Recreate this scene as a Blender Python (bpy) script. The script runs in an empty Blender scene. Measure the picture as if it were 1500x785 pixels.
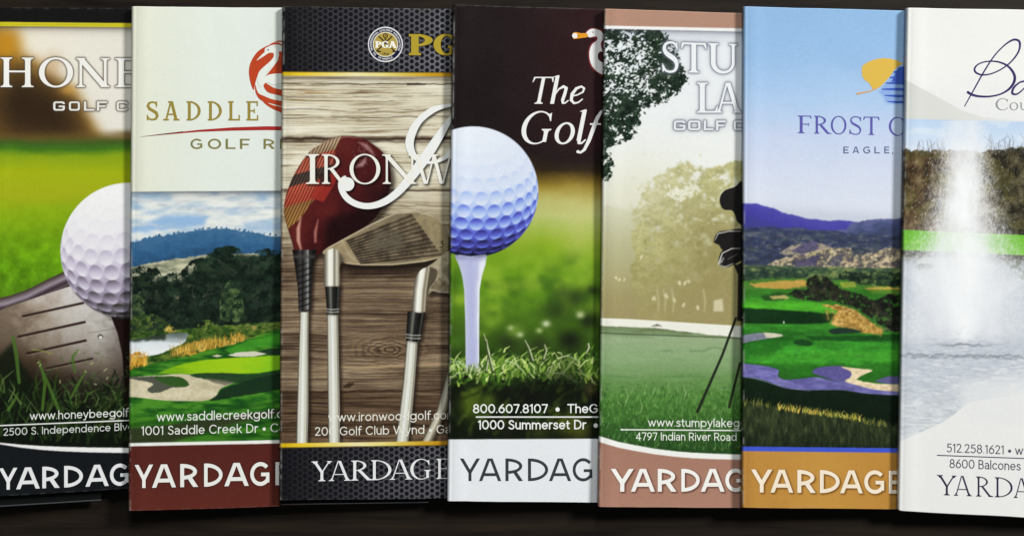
# golf course booklets laid in an overlapping row on a dark table
import bpy, math
import numpy as np
from mathutils import Vector

# ---------------------------------------------------------------- camera, world, lamps, exposure
SC = bpy.context.scene
COL = SC.collection
K = 0.00028                    # metres per cover unit
CAM_H = 0.52                   # the camera hangs over the table and looks straight down
cam = bpy.data.cameras.new('camera'); cam_o = bpy.data.objects.new('camera', cam); COL.objects.link(cam_o)
cam_o.location = (0, 0, CAM_H); cam.sensor_width = 36; cam.lens = 36*CAM_H/(1500*K); cam.clip_start = .01; cam.clip_end = 20
SC.camera = cam_o
SC.view_settings.view_transform = 'Standard'; SC.view_settings.look = 'None'; SC.view_settings.exposure = 0; SC.view_settings.gamma = 1
wd = bpy.data.worlds.new('World'); SC.world = wd; wd.use_nodes = True
wd.node_tree.nodes['Background'].inputs[0].default_value = (.93, 1, .97, 1); wd.node_tree.nodes['Background'].inputs[1].default_value = .07
def lamp(name, loc, aim, power, sx, sy, col):
    l = bpy.data.lights.new(name, 'AREA'); l.shape = 'RECTANGLE'; l.size = sx; l.size_y = sy; l.energy = power; l.color = col
    o = bpy.data.objects.new(name, l); COL.objects.link(o); o.location = loc
    o.rotation_euler = (Vector(aim)-Vector(loc)).to_track_quat('-Z', 'Y').to_euler(); return o
lamp('ceiling_lamp', (3.5, 2.3, 2.3), (0, 0, 0), 296, .8, .8, (1, .985, .95))
lamp('ceiling_lamp', (.4, 2.7, 2.1), (0, 0, 0), 68, 1.0, .8, (.97, 1, .98))

def tag(o, label=None, cat=None, group=None, kind=None):
    for k_, v in (('label', label), ('category', cat), ('group', group), ('kind', kind)):
        if v: o[k_] = v
    return o
def s2l(c):
    c = np.clip(np.asarray(c, float)/255, 0, 1)
    return np.where(c <= .04045, c/12.92, ((c+.055)/1.055)**2.4)

# ---------------------------------------------------------------- materials (all node based)
def node_mat(name):
    m = bpy.data.materials.new(name); m.use_nodes = True; nt = m.node_tree
    return m, nt, nt.nodes['Principled BSDF']
def mat_print():
    m, nt, b = node_mat('printed_gloss_paper')
    a = nt.nodes.new('ShaderNodeAttribute'); a.attribute_name = 'print'
    tc = nt.nodes.new('ShaderNodeTexCoord'); n = nt.nodes.new('ShaderNodeTexNoise'); n.inputs['Scale'].default_value = 5200; n.inputs['Detail'].default_value = 2
    r = nt.nodes.new('ShaderNodeMapRange'); r.inputs[3].default_value = .93; r.inputs[4].default_value = 1.07
    x = nt.nodes.new('ShaderNodeMix'); x.data_type = 'RGBA'; x.blend_type = 'MULTIPLY'; x.inputs[0].default_value = 1
    nt.links.new(tc.outputs['Object'], n.inputs['Vector']); nt.links.new(n.outputs[0], r.inputs[0]); nt.links.new(a.outputs['Color'], x.inputs[6]); nt.links.new(r.outputs[0], x.inputs[7])
    nt.links.new(x.outputs[2], b.inputs['Base Color'])
    n2 = nt.nodes.new('ShaderNodeTexNoise'); n2.inputs['Scale'].default_value = 70; n2.inputs['Detail'].default_value = 5
    r2 = nt.nodes.new('ShaderNodeMapRange'); r2.inputs[3].default_value = .24; r2.inputs[4].default_value = .5
    nt.links.new(tc.outputs['Object'], n2.inputs['Vector']); nt.links.new(n2.outputs[0], r2.inputs[0]); nt.links.new(r2.outputs[0], b.inputs['Roughness'])
    n3 = nt.nodes.new('ShaderNodeTexNoise'); n3.inputs['Scale'].default_value = 32; n3.inputs['Detail'].default_value = 3
    bp = nt.nodes.new('ShaderNodeBump'); bp.inputs['Strength'].default_value = .2; bp.inputs['Distance'].default_value = .0012
    nt.links.new(tc.outputs['Object'], n3.inputs['Vector']); nt.links.new(n3.outputs[0], bp.inputs['Height']); nt.links.new(bp.outputs[0], b.inputs['Normal'])
    b.inputs['Specular IOR Level'].default_value = .14
    return m
_MATS = {}
def mat_ink(c, rough=.4):
    key = (tuple(c), rough)
    if key not in _MATS:
        m, nt, b = node_mat('printing_ink')
        n = nt.nodes.new('ShaderNodeTexNoise'); n.inputs['Scale'].default_value = 3800; tc = nt.nodes.new('ShaderNodeTexCoord'); nt.links.new(tc.outputs['Object'], n.inputs['Vector'])
        r = nt.nodes.new('ShaderNodeValToRGB'); l = s2l(c)
        r.color_ramp.elements[0].position = .3; r.color_ramp.elements[1].position = .7
        r.color_ramp.elements[0].color = (*(l*.93), 1); r.color_ramp.elements[1].color = (*np.clip(l*1.05, 0, 1), 1)
        nt.links.new(n.outputs[0], r.inputs[0]); nt.links.new(r.outputs[0], b.inputs['Base Color'])
        b.inputs['Roughness'].default_value = rough; b.inputs['Specular IOR Level'].default_value = .1
        _MATS[key] = m
    return _MATS[key]
def mat_table():
    m, nt, b = node_mat('dark_stained_wood'); L = nt.links
    tc = nt.nodes.new('ShaderNodeTexCoord'); mp = nt.nodes.new('ShaderNodeMapping'); mp.inputs['Scale'].default_value = (6, 90, 6); mp.inputs['Rotation'].default_value = (0, 0, -.045)
    n = nt.nodes.new('ShaderNodeTexNoise'); n.inputs['Scale'].default_value = 3; n.inputs['Detail'].default_value = 7; n.inputs['Roughness'].default_value = .65
    r = nt.nodes.new('ShaderNodeValToRGB'); r.color_ramp.elements[0].position = .32; r.color_ramp.elements[0].color = (.0062, .0050, .0044, 1); r.color_ramp.elements[1].position = .74; r.color_ramp.elements[1].color = (.026, .0175, .0115, 1)
    L.new(tc.outputs['Object'], mp.inputs['Vector']); L.new(mp.outputs[0], n.inputs['Vector']); L.new(n.outputs[0], r.inputs[0]); L.new(r.outputs[0], b.inputs['Base Color'])
    bp = nt.nodes.new('ShaderNodeBump'); bp.inputs['Strength'].default_value = .12; bp.inputs['Distance'].default_value = .0004; L.new(n.outputs[0], bp.inputs['Height']); L.new(bp.outputs[0], b.inputs['Normal'])
    b.inputs['Roughness'].default_value = .42; b.inputs['Specular IOR Level'].default_value = .2
    return m

# ---------------------------------------------------------------- printed artwork, painted by code
# every canvas is laid out on the cover sheet in units of about 0.28 mm; colours are print colours (sRGB 0-255)
SS = 2

def _tab(seed):
    return np.random.RandomState(seed).rand(128, 128).astype(np.float32)
_TABS = {}
def vnoise(x, y, seed=0):
    if seed not in _TABS: _TABS[seed] = _tab(seed)
    t = _TABS[seed]
    xi = np.floor(x).astype(np.int64); yi = np.floor(y).astype(np.int64)
    fx = (x-xi).astype(np.float32); fy = (y-yi).astype(np.float32)
    fx = fx*fx*(3-2*fx); fy = fy*fy*(3-2*fy)
    x0 = xi % 128; x1 = (xi+1) % 128; y0 = yi % 128; y1 = (yi+1) % 128
    return (t[y0, x0]*(1-fx)+t[y0, x1]*fx)*(1-fy)+(t[y1, x0]*(1-fx)+t[y1, x1]*fx)*fy
def fbm(x, y, octv=4, seed=0, gain=.5):
    a, s, n = 1., 0., 0.
    for k in range(octv):
        s = s+a*vnoise(x*2**k+17.3*k, y*2**k+9.1*k, seed+k); n += a; a *= gain
    return s/n
def sstep(a, b, v):
    t = np.clip((v-a)/(b-a), 0, 1); return t*t*(3-2*t)
def lerp(a, b, t): return a+(b-a)*t
def catmull(pts, n=8, closed=False):
    p = np.array(pts, float); m = len(p); out = []
    rng_ = range(m if closed else m-1)
    for i in rng_:
        if closed: a, b, c, d = p[(i-1) % m], p[i], p[(i+1) % m], p[(i+2) % m]
        else: a, b, c, d = p[max(i-1, 0)], p[i], p[i+1], p[min(i+2, m-1)]
        for k in range(n):
            t = k/n
            out.append(.5*((2*b)+(c-a)*t+(2*a-5*b+4*c-d)*t*t+(3*b-a-3*c+d)*t**3))
    if not closed: out.append(p[-1])
    return np.array(out)
def poly_sdf(X, Y, pts):
    p = np.array(pts, float); n = len(p)
    d = np.full(X.shape, 1e9); ins = np.zeros(X.shape, bool)
    for i in range(n):
        ax, ay = p[i][:2]; bx, by = p[(i+1) % n][:2]
        ex, ey = bx-ax, by-ay; L = ex*ex+ey*ey
        if L < 1e-12: continue
        t = np.clip(((X-ax)*ex+(Y-ay)*ey)/L, 0, 1)
        d = np.minimum(d, (X-ax-t*ex)**2+(Y-ay-t*ey)**2)
        if abs(ey) > 1e-12:
            c = ((ay > Y) != (by > Y)) & (X < ex*(Y-ay)/ey+ax)
            ins ^= c
    d = np.sqrt(d)
    return np.where(ins, -d, d)
def stroke_sdf(X, Y, pts, w=None):
    # pts (x, y, width) : union of tapered round segments
    d = np.full(X.shape, 1e9)
    p = [tuple(q) if len(q) > 2 else (q[0], q[1], w) for q in pts]
    for (ax, ay, aw), (bx, by, bw) in zip(p[:-1], p[1:]):
        ex, ey = bx-ax, by-ay; L = ex*ex+ey*ey
        if L < 1e-12: continue
        t = np.clip(((X-ax)*ex+(Y-ay)*ey)/L, 0, 1)
        d = np.minimum(d, np.hypot(X-ax-t*ex, Y-ay-t*ey)-(aw+(bw-aw)*t)/2)
    return d
def gblur(a, s):
    if s <= 0: return a
    if s > 3.2 and np.ndim(a) == 2:            # wide blurs on a coarser grid
        f = int(s/1.6); h, w = a.shape; H = -(-h//f); W = -(-w//f)
        b = np.pad(a, ((0, H*f-h), (0, W*f-w)), mode='edge').reshape(H, f, W, f).mean((1, 3)); b = gblur(b, s/f)
        y = np.clip((np.arange(h)+.5)/f-.5, 0, H-1.001); x = np.clip((np.arange(w)+.5)/f-.5, 0, W-1.001)
        y0 = y.astype(int); x0 = x.astype(int); ty = (y-y0)[:, None]; tx = (x-x0)[None]; y1 = np.minimum(y0+1, H-1); x1 = np.minimum(x0+1, W-1)
        return (b[y0][:, x0]*(1-tx)+b[y0][:, x1]*tx)*(1-ty)+(b[y1][:, x0]*(1-tx)+b[y1][:, x1]*tx)*ty
    r = int(3*s)+1; k = np.exp(-.5*(np.arange(-r, r+1)/s)**2); k /= k.sum()
    a = np.asarray(a, np.float64)
    for ax in (0, 1):
        pad = [(0, 0)]*a.ndim; pad[ax] = (r, r)
        b = np.pad(a, pad, mode='edge'); o = np.zeros_like(a); L = a.shape[ax]
        for i, kk in enumerate(k):
            o += kk*(b[i:i+L] if ax == 0 else b[:, i:i+L])
        a = o
    return a

class Canvas:
    def __init__(s, x0, y0, x1, y1):
        s.x0, s.y0 = x0, y0; s.W = int((x1-x0)*SS); s.H = int((y1-y0)*SS)
        s.X, s.Y = np.meshgrid(x0+(np.arange(s.W)+.5)/SS, y0+(np.arange(s.H)+.5)/SS)
        s.img = np.zeros((s.H, s.W, 3)); s.regions = {}
    def fill(s, c): s.img[:] = c
    def paint(s, mask, col, a=1.):
        m = (np.clip(mask, 0, 1)*a)[..., None]
        s.img[:] = s.img*(1-m)+np.asarray(col, float)*m
    def mul(s, mask, f):
        s.img *= 1-np.clip(mask, 0, 1)[..., None]*(1-np.asarray(f, float))
    def ramp(s, v, stops):
        xs = [q[0] for q in stops]
        return np.stack([np.interp(v, xs, [q[1][c] for q in stops]) for c in range(3)], -1)
    def win(s, x0, y0, x1, y1):
        a = max(0, int((x0-s.x0)*SS)); b = min(s.W, int((x1-s.x0)*SS)+1)
        c = max(0, int((y0-s.y0)*SS)); d = min(s.H, int((y1-s.y0)*SS)+1)
        return slice(c, max(c, d)), slice(a, max(a, b))
    def _sub(s, fn, pts, pad, soft):
        p = np.array([q[:2] for q in pts], float)
        w = s.win(p[:, 0].min()-pad, p[:, 1].min()-pad, p[:, 0].max()+pad, p[:, 1].max()+pad)
        m = np.zeros((s.H, s.W))
        if m[w].size: m[w] = np.clip(.5-fn(s.X[w], s.Y[w], pts)/soft, 0, 1)
        return m
    def poly(s, pts, soft=.7, rough=0, rs=6, seed=3):
        if not rough: return s._sub(poly_sdf, pts, 3+soft, soft)
        p = np.array(pts, float); pad = 3+rough*2
        w = s.win(p[:, 0].min()-pad, p[:, 1].min()-pad, p[:, 0].max()+pad, p[:, 1].max()+pad)
        m = np.zeros((s.H, s.W))
        X, Y = s.X[w], s.Y[w]
        if X.size:
            d = poly_sdf(X, Y, pts)+(fbm(X/rs, Y/rs, 4, seed, .65)-.5)*2*rough
            m[w] = np.clip(.5-d/soft, 0, 1)
        return m
    def stroke(s, pts, w=None, soft=.7):
        mw = max([q[2] for q in pts] if w is None else [w])
        return s._sub(lambda X, Y, p: stroke_sdf(X, Y, p, w), pts, mw/2+2+soft, soft)
    def dab(s, pts, col, w=None, a=1., soft=.7):
        """a small stroke painted inside its own window only"""
        mw = max([q[2] for q in pts] if w is None else [w])
        p = np.array([q[:2] for q in pts], float); pad = mw/2+1+soft
        q = s.win(p[:, 0].min()-pad, p[:, 1].min()-pad, p[:, 0].max()+pad, p[:, 1].max()+pad)
        X = s.X[q]
        if not X.size: return
        m = (np.clip(.5-stroke_sdf(X, s.Y[q], pts, w)/soft, 0, 1)*a)[..., None]
        s.img[q] = s.img[q]*(1-m)+np.asarray(col, float)*m
    def blades(s, rng, n, xr, yfun, hr, lean, wr, cols, a=.9, soft=.8):
        for _ in range(n):
            x = rng.uniform(*xr); y = yfun(x, rng); h = rng.uniform(*hr); l = rng.normal(lean[0], lean[1])*h
            w = rng.uniform(*wr); c = np.array(cols[rng.randint(len(cols))], float)*rng.uniform(.75, 1.2)
            b = rng.normal(0, .15)*h
            s.dab([(x, y, w), (x+l*.35+b, y-h*.55, w*.8), (x+l, y-h, w*.25)], np.clip(c, 0, 255), None, a, soft)
    def clump(s, env, seed, sc, dark, mid, light, thr=.5, edge=.12, var=1., amp=2.1):
        """foliage: env (signed, positive inside) broken up by noise; dark and light clumps inside"""
        ys, xs = np.where(env > -.55)
        w = (slice(ys.min(), ys.max()+1), slice(xs.min(), xs.max()+1)); X, Y = s.X[w], s.Y[w]
        n = fbm(X/(sc*.8), Y/(sc*.7), 6, seed, .72)
        m = sstep(thr-edge, thr+edge, env[w]*.8+(n-.5)*amp+.12)
        k = fbm(X/(sc*.9)+5, Y/(sc*.75)+3, 5, seed+20, .7)
        c = s.ramp(np.clip((k-.5)*1.9*var+.5, 0, 1), [(0, dark), (.5, mid), (1, light)])
        s.img[w] = s.img[w]*(1-m[..., None])+c*m[..., None]
        M = np.zeros((s.H, s.W)); M[w] = m
        return M
    def ball(s, cx, cy, r, ramp, light, ndim=340, depth=.55, seed=1, region=None, rim=None, tilt=(.2, .5)):
        w = s.win(cx-r-3, cy-r-3, cx+r+3, cy+r+3)
        X = (s.X[w]-cx)/r; Y = -(s.Y[w]-cy)/r; rr = X*X+Y*Y
        Z = np.sqrt(np.clip(1-rr, 0, 1))
        dx = np.sqrt(4*np.pi/ndim); D = []          # dimples in staggered rings
        for j, la in enumerate(np.arange(-np.pi/2+dx*.4, np.pi/2, dx*.88)):
            n = max(1, int(round(2*np.pi*np.cos(la)/dx)))
            for q in range(n):
                o = 2*np.pi*(q+.5*(j % 2)+.13*j)/n; D.append((np.cos(la)*np.cos(o), np.sin(la), np.cos(la)*np.sin(o)))
        D = np.array(D); a_, b_ = tilt
        D = np.stack([D[:, 0], D[:, 1]*np.cos(b_)-D[:, 2]*np.sin(b_), D[:, 1]*np.sin(b_)+D[:, 2]*np.cos(b_)], -1)
        D = np.stack([D[:, 0]*np.cos(a_)-D[:, 1]*np.sin(a_), D[:, 0]*np.sin(a_)+D[:, 1]*np.cos(a_), D[:, 2]], -1)
        D = D[D[:, 2] > -.2]
        best = np.full(X.shape, -1.); bi = np.zeros(X.shape, int)
        for i, dd in enumerate(D):
            q = X*dd[0]+Y*dd[1]+Z*dd[2]
            m = q > best; best[m] = q[m]; bi[m] = i
        ang = np.arccos(np.clip(best, -1, 1)); ra = 1.72/np.sqrt(ndim)
        t = np.clip(ang/ra, 0, 1)
        N = np.stack([X, Y, Z], -1); C = D[bi]
        T = N-C*best[..., None]; T /= np.maximum(np.linalg.norm(T, axis=-1, keepdims=True), 1e-6)
        prof = np.where(t < 1, np.sin(t*np.pi*.5)**1.5*(1-sstep(.86, 1, t)), 0)
        N2 = N-T*(prof*depth)[..., None]; N2 /= np.linalg.norm(N2, axis=-1, keepdims=True)
        L = np.array(light, float); L /= np.linalg.norm(L)
        sh0 = N@L; sh = N2@L
        v = np.clip(.5+.5*(sh0+(sh-sh0)*.62*np.clip(1.25-sh0*.95, .25, 1.2)), 0, 1)
        col = s.ramp(v, ramp)
        if rim is not None:
            rm = sstep(.80, 1, rr)*np.clip(-Y*.6+.4, 0, 1)
            col = col*(1-rm[..., None]*.6)+np.array(rim)*rm[..., None]*.6
        m = np.clip(.5+(1-np.sqrt(rr))*r/.8, 0, 1)
        s.img[w] = s.img[w]*(1-m[..., None])+col*m[..., None]
        if region:
            R = np.zeros((s.H, s.W)); R[w] = m; s.regions[region] = R
    def grain(s, amp, seed):
        rng = np.random.RandomState(seed)
        n = rng.normal(0, 1, (s.H, s.W)); n = gblur(n, .8)*2
        s.img += (n*amp)[..., None]
    def sample(s, px, py, arr=None):
        a = s.img if arr is None else arr
        fx = np.clip((px-s.x0)*SS-.5, 0, s.W-1.001); fy = np.clip((py-s.y0)*SS-.5, 0, s.H-1.001)
        xi = fx.astype(int); yi = fy.astype(int); tx = fx-xi; ty = fy-yi
        if a.ndim == 3: tx = tx[..., None]; ty = ty[..., None]
        return (a[yi, xi]*(1-tx)+a[yi, xi+1]*tx)*(1-ty)+(a[yi+1, xi]*(1-tx)+a[yi+1, xi+1]*tx)*ty

def line_y(x, xa, ya, xb, yb): return ya+(x-xa)*(yb-ya)/(xb-xa)

def hexgrid(cv, m, bright, pitch=8.6):
    """dark perforated-metal hexagons with pale webs"""
    X, Y = cv.Y, cv.X
    ry = pitch*np.sqrt(3)
    best = np.full(X.shape, 9.)
    for oy, ox in ((0, 0), (ry/2, pitch/2)):
        dx = (X-ox+pitch/2) % pitch-pitch/2; dy = (Y-oy+ry/2) % ry-ry/2
        ax, ay = np.abs(dx), np.abs(dy)
        h = np.maximum(ax, ax*.5+ay*np.sqrt(3)/2)/(pitch/2)
        best = np.minimum(best, h)
        if oy == 0: dy0 = dy
    web = sstep(.66, .84, best)
    hi = sstep(.6, .72, best)*(1-sstep(.76, .9, best))
    cell = np.array((20, 20, 25.))
    wc = bright[..., None]*np.array((150, 150, 160.))+(1-bright[..., None])*np.array((40, 40, 44.))
    col = cell*(1-web[..., None])+wc*.72*web[..., None]
    col = col+(hi*bright*26)[..., None]-(sstep(.5, .62, best)*(1-sstep(.62, .74, best))*8)[..., None]
    cv.paint(m, col)
# ---------------------------------------------------------------- drawn letterforms
# a glyph lives in a box x 0..w, y 0 (baseline) .. 1 (cap height); every piece is (kind, data, sign)
def _butt(p, q, w, w2=None):
    (ax, ay), (bx, by) = p, q; L = math.hypot(bx-ax, by-ay); nx, ny = -(by-ay)/L, (bx-ax)/L
    w2 = w if w2 is None else w2
    return ('p', [(ax+nx*w/2, ay+ny*w/2), (bx+nx*w2/2, by+ny*w2/2), (bx-nx*w2/2, by-ny*w2/2), (ax-nx*w/2, ay-ny*w/2)])
def _bar(x0, y0, x1, y1): return ('p', [(x0, y0), (x1, y0), (x1, y1), (x0, y1)])
def _ell(cx, cy, rx, ry, a0=0, a1=360, n=40):
    return [(cx+rx*math.cos(math.radians(a0+(a1-a0)*k/n)), cy+ry*math.sin(math.radians(a0+(a1-a0)*k/n))) for k in range(n+1)]
def _ring(cx, cy, rx, ry, tx, ty, off=0): return ('ring', _ell(cx, cy, rx, ry)[:-1], _ell(cx+off, cy, rx-tx, ry-ty)[:-1])
def _foot(x, w, sh=.045, half=None, y=0, up=1):
    """bracketed serif under a stem centred on x"""
    h = half if half else w/2+.09
    return [('p', [(x-h, y), (x+h, y), (x+h, y+up*sh*.7), (x+w/2+.02, y+up*sh*1.3), (x+w/2, y+up*.13), (x-w/2, y+up*.13), (x-w/2-.02, y+up*sh*1.3), (x-h, y+up*sh*.7)])]
def _bowl(x0, y0, y1, rx, tk, th):
    """right-hand bowl of D, P, R : half ellipse from a stem edge x0"""
    cy, ry = (y0+y1)/2, (y1-y0)/2
    outer = [(x0, y1)]+_ell(x0+.02, cy, rx, ry, 90, -90, 24)+[(x0, y0)]
    inner = [(x0, y1-th)]+_ell(x0+.02, cy, rx-tk, ry-th, 90, -90, 24)+[(x0, y0+th)]
    return ('ring', outer, inner)

def serif(ch, k=.135, n=.05):
    """roman capitals: k thick stroke, n thin stroke"""
    g = []; S = lambda x, w=k: [_bar(x-w/2, .02, x+w/2, .98)]+_foot(x, w)+_foot(x, w, y=1, up=-1)
    if ch == 'I': return .30, S(.15)
    if ch == 'H': return .92, S(.16)+S(.76)+[_bar(.16, .5, .76, .5+n)]
    if ch == 'O': return 1.0, [_ring(.5, .5, .5, .515, k*1.08, n)]
    if ch == 'N': return .98, S(.13, n*1.3)+S(.86, n*1.3)+[('clip', _butt((.06, 1.06), (.90, -.06), k*1.1))]+[_bar(.0, .955, .2, 1)]
    if ch == 'E': return .62, S(.16)+[_bar(.16, 0, .58, n), _bar(.16, 1-n, .56, 1), _bar(.16, .49, .48, .49+n),
        ('p', [(.50, 0), (.60, 0), (.63, .2), (.60, .2), (.54, n)]), ('p', [(.50, 1), (.57, 1), (.59, .83), (.56, .83), (.51, 1-n)]), _bar(.46, .42, .485, .60)]
    if ch == 'L': return .62, S(.16)+[_bar(.16, 0, .58, n), ('p', [(.48, 0), (.60, 0), (.64, .22), (.61, .22), (.54, n)])]
    if ch == 'F': return .58, S(.16)+[_bar(.16, 1-n, .56, 1), _bar(.16, .49, .48, .49+n), ('p', [(.48, 1), (.57, 1), (.59, .83), (.56, .83), (.51, 1-n)]), _bar(.46, .42, .485, .60)]
    if ch == 'T': return .82, [_bar(.41-k/2, .02, .41+k/2, .99)]+_foot(.41, k)+[_bar(.03, 1-n, .79, 1),
        ('p', [(.03, 1), (.0, .80), (.03, .80), (.10, 1-n), (.14, 1)]), ('p', [(.79, 1), (.82, .80), (.79, .80), (.72, 1-n), (.68, 1)])]
    if ch == 'U': return .95, [_bar(.16-k/2, .38, .16+k/2, .98), _bar(.80-n*.7, .38, .80+n*.7, .98)]+_foot(.16, k, y=1, up=-1)+_foot(.80, n*1.3, y=1, up=-1)+[
        ('ring', [(.16-k/2, .4)]+_ell((.16-k/2+.80+n*.7)/2, .36, (.80+n*.7-.16+k/2)/2, .375, 180, 360)+[(.80+n*.7, .4)], [(.16+k/2, .6)]+_ell((.16+k/2+.80-n*.7)/2, .36, (.80-n*.7-.16-k/2)/2, .375-n*1.4, 180, 360)+[(.80-n*.7, .6)])]
    if ch == 'A': return .98, [('clip', _butt((.44, 1.08), (.10, -.02), n*1.2)), ('clip', _butt((.44, 1.08), (.84, -.02), k))]+[_bar(.24, .30, .68, .30+n)]+_foot(.11, n, half=.12)+_foot(.83, k*.8, half=.15)
    if ch == 'V': return .98, [('clip', _butt((.10, 1.02), (.48, -.08), k)), ('clip', _butt((.88, 1.02), (.48, -.08), n*1.2))]+_foot(.12, k*.8, half=.14, y=1, up=-1)+_foot(.87, n, half=.11, y=1, up=-1)
    if ch == 'W': return 1.34, [('clip', _butt((.10, 1.02), (.42, -.08), k)), ('clip', _butt((.70, 1.06), (.42, -.08), n*1.2)), ('clip', _butt((.66, 1.06), (.96, -.08), k)), ('clip', _butt((1.25, 1.02), (.96, -.08), n*1.2))]+_foot(.12, k*.8, half=.14, y=1, up=-1)+_foot(1.24, n, half=.11, y=1, up=-1)+_foot(.68, k*.8, half=.15, y=1, up=-1)
    if ch == 'Y': return .86, [_bar(.43-k/2, .02, .43+k/2, .5)]+_foot(.43, k)+[('clip', _butt((.10, 1.02), (.455, .40), k)), ('clip', _butt((.77, 1.02), (.43, .42), n*1.3))]+_foot(.12, k*.8, half=.14, y=1, up=-1)+_foot(.76, n, half=.11, y=1, up=-1)
    if ch == 'D': return .92, S(.16)+[_bowl(.16, 0, 1, .72, k*1.1, n)]
    if ch == 'P': return .68, S(.16)+[_bowl(.16, .46, 1, .48, k*1.0, n)]
    if ch == 'R': return .88, S(.16)+[_bowl(.16, .48, 1, .46, k*1.0, n), ('clip', _butt((.34, .52), (.78, -.02), k*1.05)), ('p', [(.66, .0), (.92, 0), (.92, .03), (.84, .06), (.7, .1)])]
    if ch in 'CG':
        g = [('ringcut', _ell(.5, .5, .5, .515)[:-1], _ell(.53, .5, .5-k*.95, .515-n)[:-1], [(.58, .5), (.90, .86), (1.3, .86), (1.3, .14 if ch == 'C' else .10), (.86, .14 if ch == 'C' else .10)]), ('p', [(.80, .92), (.87, .96), (.89, .70), (.86, .70), (.80, .84), (.72, .92)])]
        if ch == 'C': return .92, g+[('p', [(.72, .07), (.88, .17), (.90, .22), (.87, .24), (.76, .14)])]
        return .98, g+[_bar(.80-k/2, .06, .80+k/2, .44)]+_foot(.80, k, y=.46, up=-1)
    if ch == 'S': return .62, [('s', [(x, y, w) for x, y, w in zip(*_scurve(.30, k, n))]), ('p', [(.52, .98), (.57, .98), (.58, .74), (.55, .74), (.5, .9)]), ('p', [(.04, .02), (0, .02), (-.01, .28), (.02, .28), (.08, .1)])]
    if ch == 'o': return .62, [_ring(.31, .33, .31, .345, k*.85, n)]
    if ch == 'u': return .74, [_bar(.12-k*.4, .2, .12+k*.4, .66), _bar(.56-k*.4, 0, .56+k*.4, .66), _bar(.0, .62, .14, .66), _bar(.44, .62, .58, .66), _bar(.56, 0, .70, .04), ('s', [(.12, .22, k*.8), (.16, .08, k*.6), (.27, .03, n*1.3), (.40, .06, n), (.54, .18, n)])]
    if ch == 'a': return .6, [('s', [(.08, .55, n*1.5), (.2, .64, n*1.3), (.34, .62, k*.7), (.4, .5, k*.85), (.4, .12, k*.85), (.44, .03, n), (.54, .04, n)]), ('s', [(.40, .38, n), (.18, .33, n*1.3), (.07, .2, k*.8), (.1, .06, k*.7), (.22, .02, n*1.2), (.38, .12, n)])]
    if ch == ',': return .2, [('s', [(.1, .05, k), (.11, -.02, k*.7), (.05, -.16, n)])]
    return .4, []
def _scurve(cx, k, n):
    p = catmull([(.55, .84), (.46, .95), (.30, .985), (.12, .92), (.07, .76), (.16, .62), (.32, .52), (.48, .41), (.55, .25), (.48, .07), (.30, .015), (.12, .06), (.02, .2)], 5)
    t = np.linspace(0, 1, len(p)); w = n+(k*1.05-n)*np.exp(-((t-.5)/.2)**2)
    return p[:, 0], p[:, 1], w

def sans(ch, t=.165):
    """geometric sans capitals with an even stroke t"""
    h = t/2
    if ch == 'Y': return .98, [_bar(.49-h, 0, .49+h, .46), ('clip', _butt((.03, 1.10), (.50, .36), t)), ('clip', _butt((.95, 1.10), (.48, .36), t))]
    if ch == 'A': return 1.1, [('clip', _butt((.53, 1.06), (.06, -.06), t)), ('clip', _butt((.57, 1.06), (1.04, -.06), t)), _bar(.26, .22, .84, .22+t*.92), _bar(.55-.1, .9, .55+.1, 1)]
    if ch == 'R': return .84, [_bar(0, 0, t, 1), _bowl(.06, .32, 1, .70, t, t*.92), ('clip', _butt((.42, .42), (.76, -.06), t*1.08))]
    if ch == 'D': return .95, [_bar(0, 0, t, 1), _bowl(.08, 0, 1, .85, t, t*.92)]
    if ch == 'G': return 1.0, [('ringcut', _ell(.52, .5, .52, .515)[:-1], _ell(.52, .5, .52-t, .515-t*.95)[:-1], [(.52, .5), (.92, .86), (1.4, .9), (1.4, .26), (.97, .26), (.97, .5)]), _bar(.55, .40, .97, .40+t*.88), _bar(.97-t*.95, .13, .97, .5)]
    if ch == 'E': return .74, [_bar(0, 0, t, 1), _bar(0, 0, .72, t*.9), _bar(0, 1-t*.9, .71, 1), _bar(0, .5-t*.45, .64, .5+t*.45)]
    if ch == 'F': return .7, [_bar(0, 0, t, 1), _bar(0, 1-t*.9, .70, 1), _bar(0, .44-t*.45, .62, .44+t*.45)]
    if ch == 'L': return .7, [_bar(0, 0, t, 1), _bar(0, 0, .70, t*.9)]
    if ch == 'O': return 1.06, [_ring(.53, .5, .53, .515, t, t*.95)]
    if ch == 'I': return t, [_bar(0, 0, t, 1)]
    if ch == ',': return t, [('s', [(.08, .04, t), (.04, -.15, t*.4)])]
    return .4, []
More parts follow.
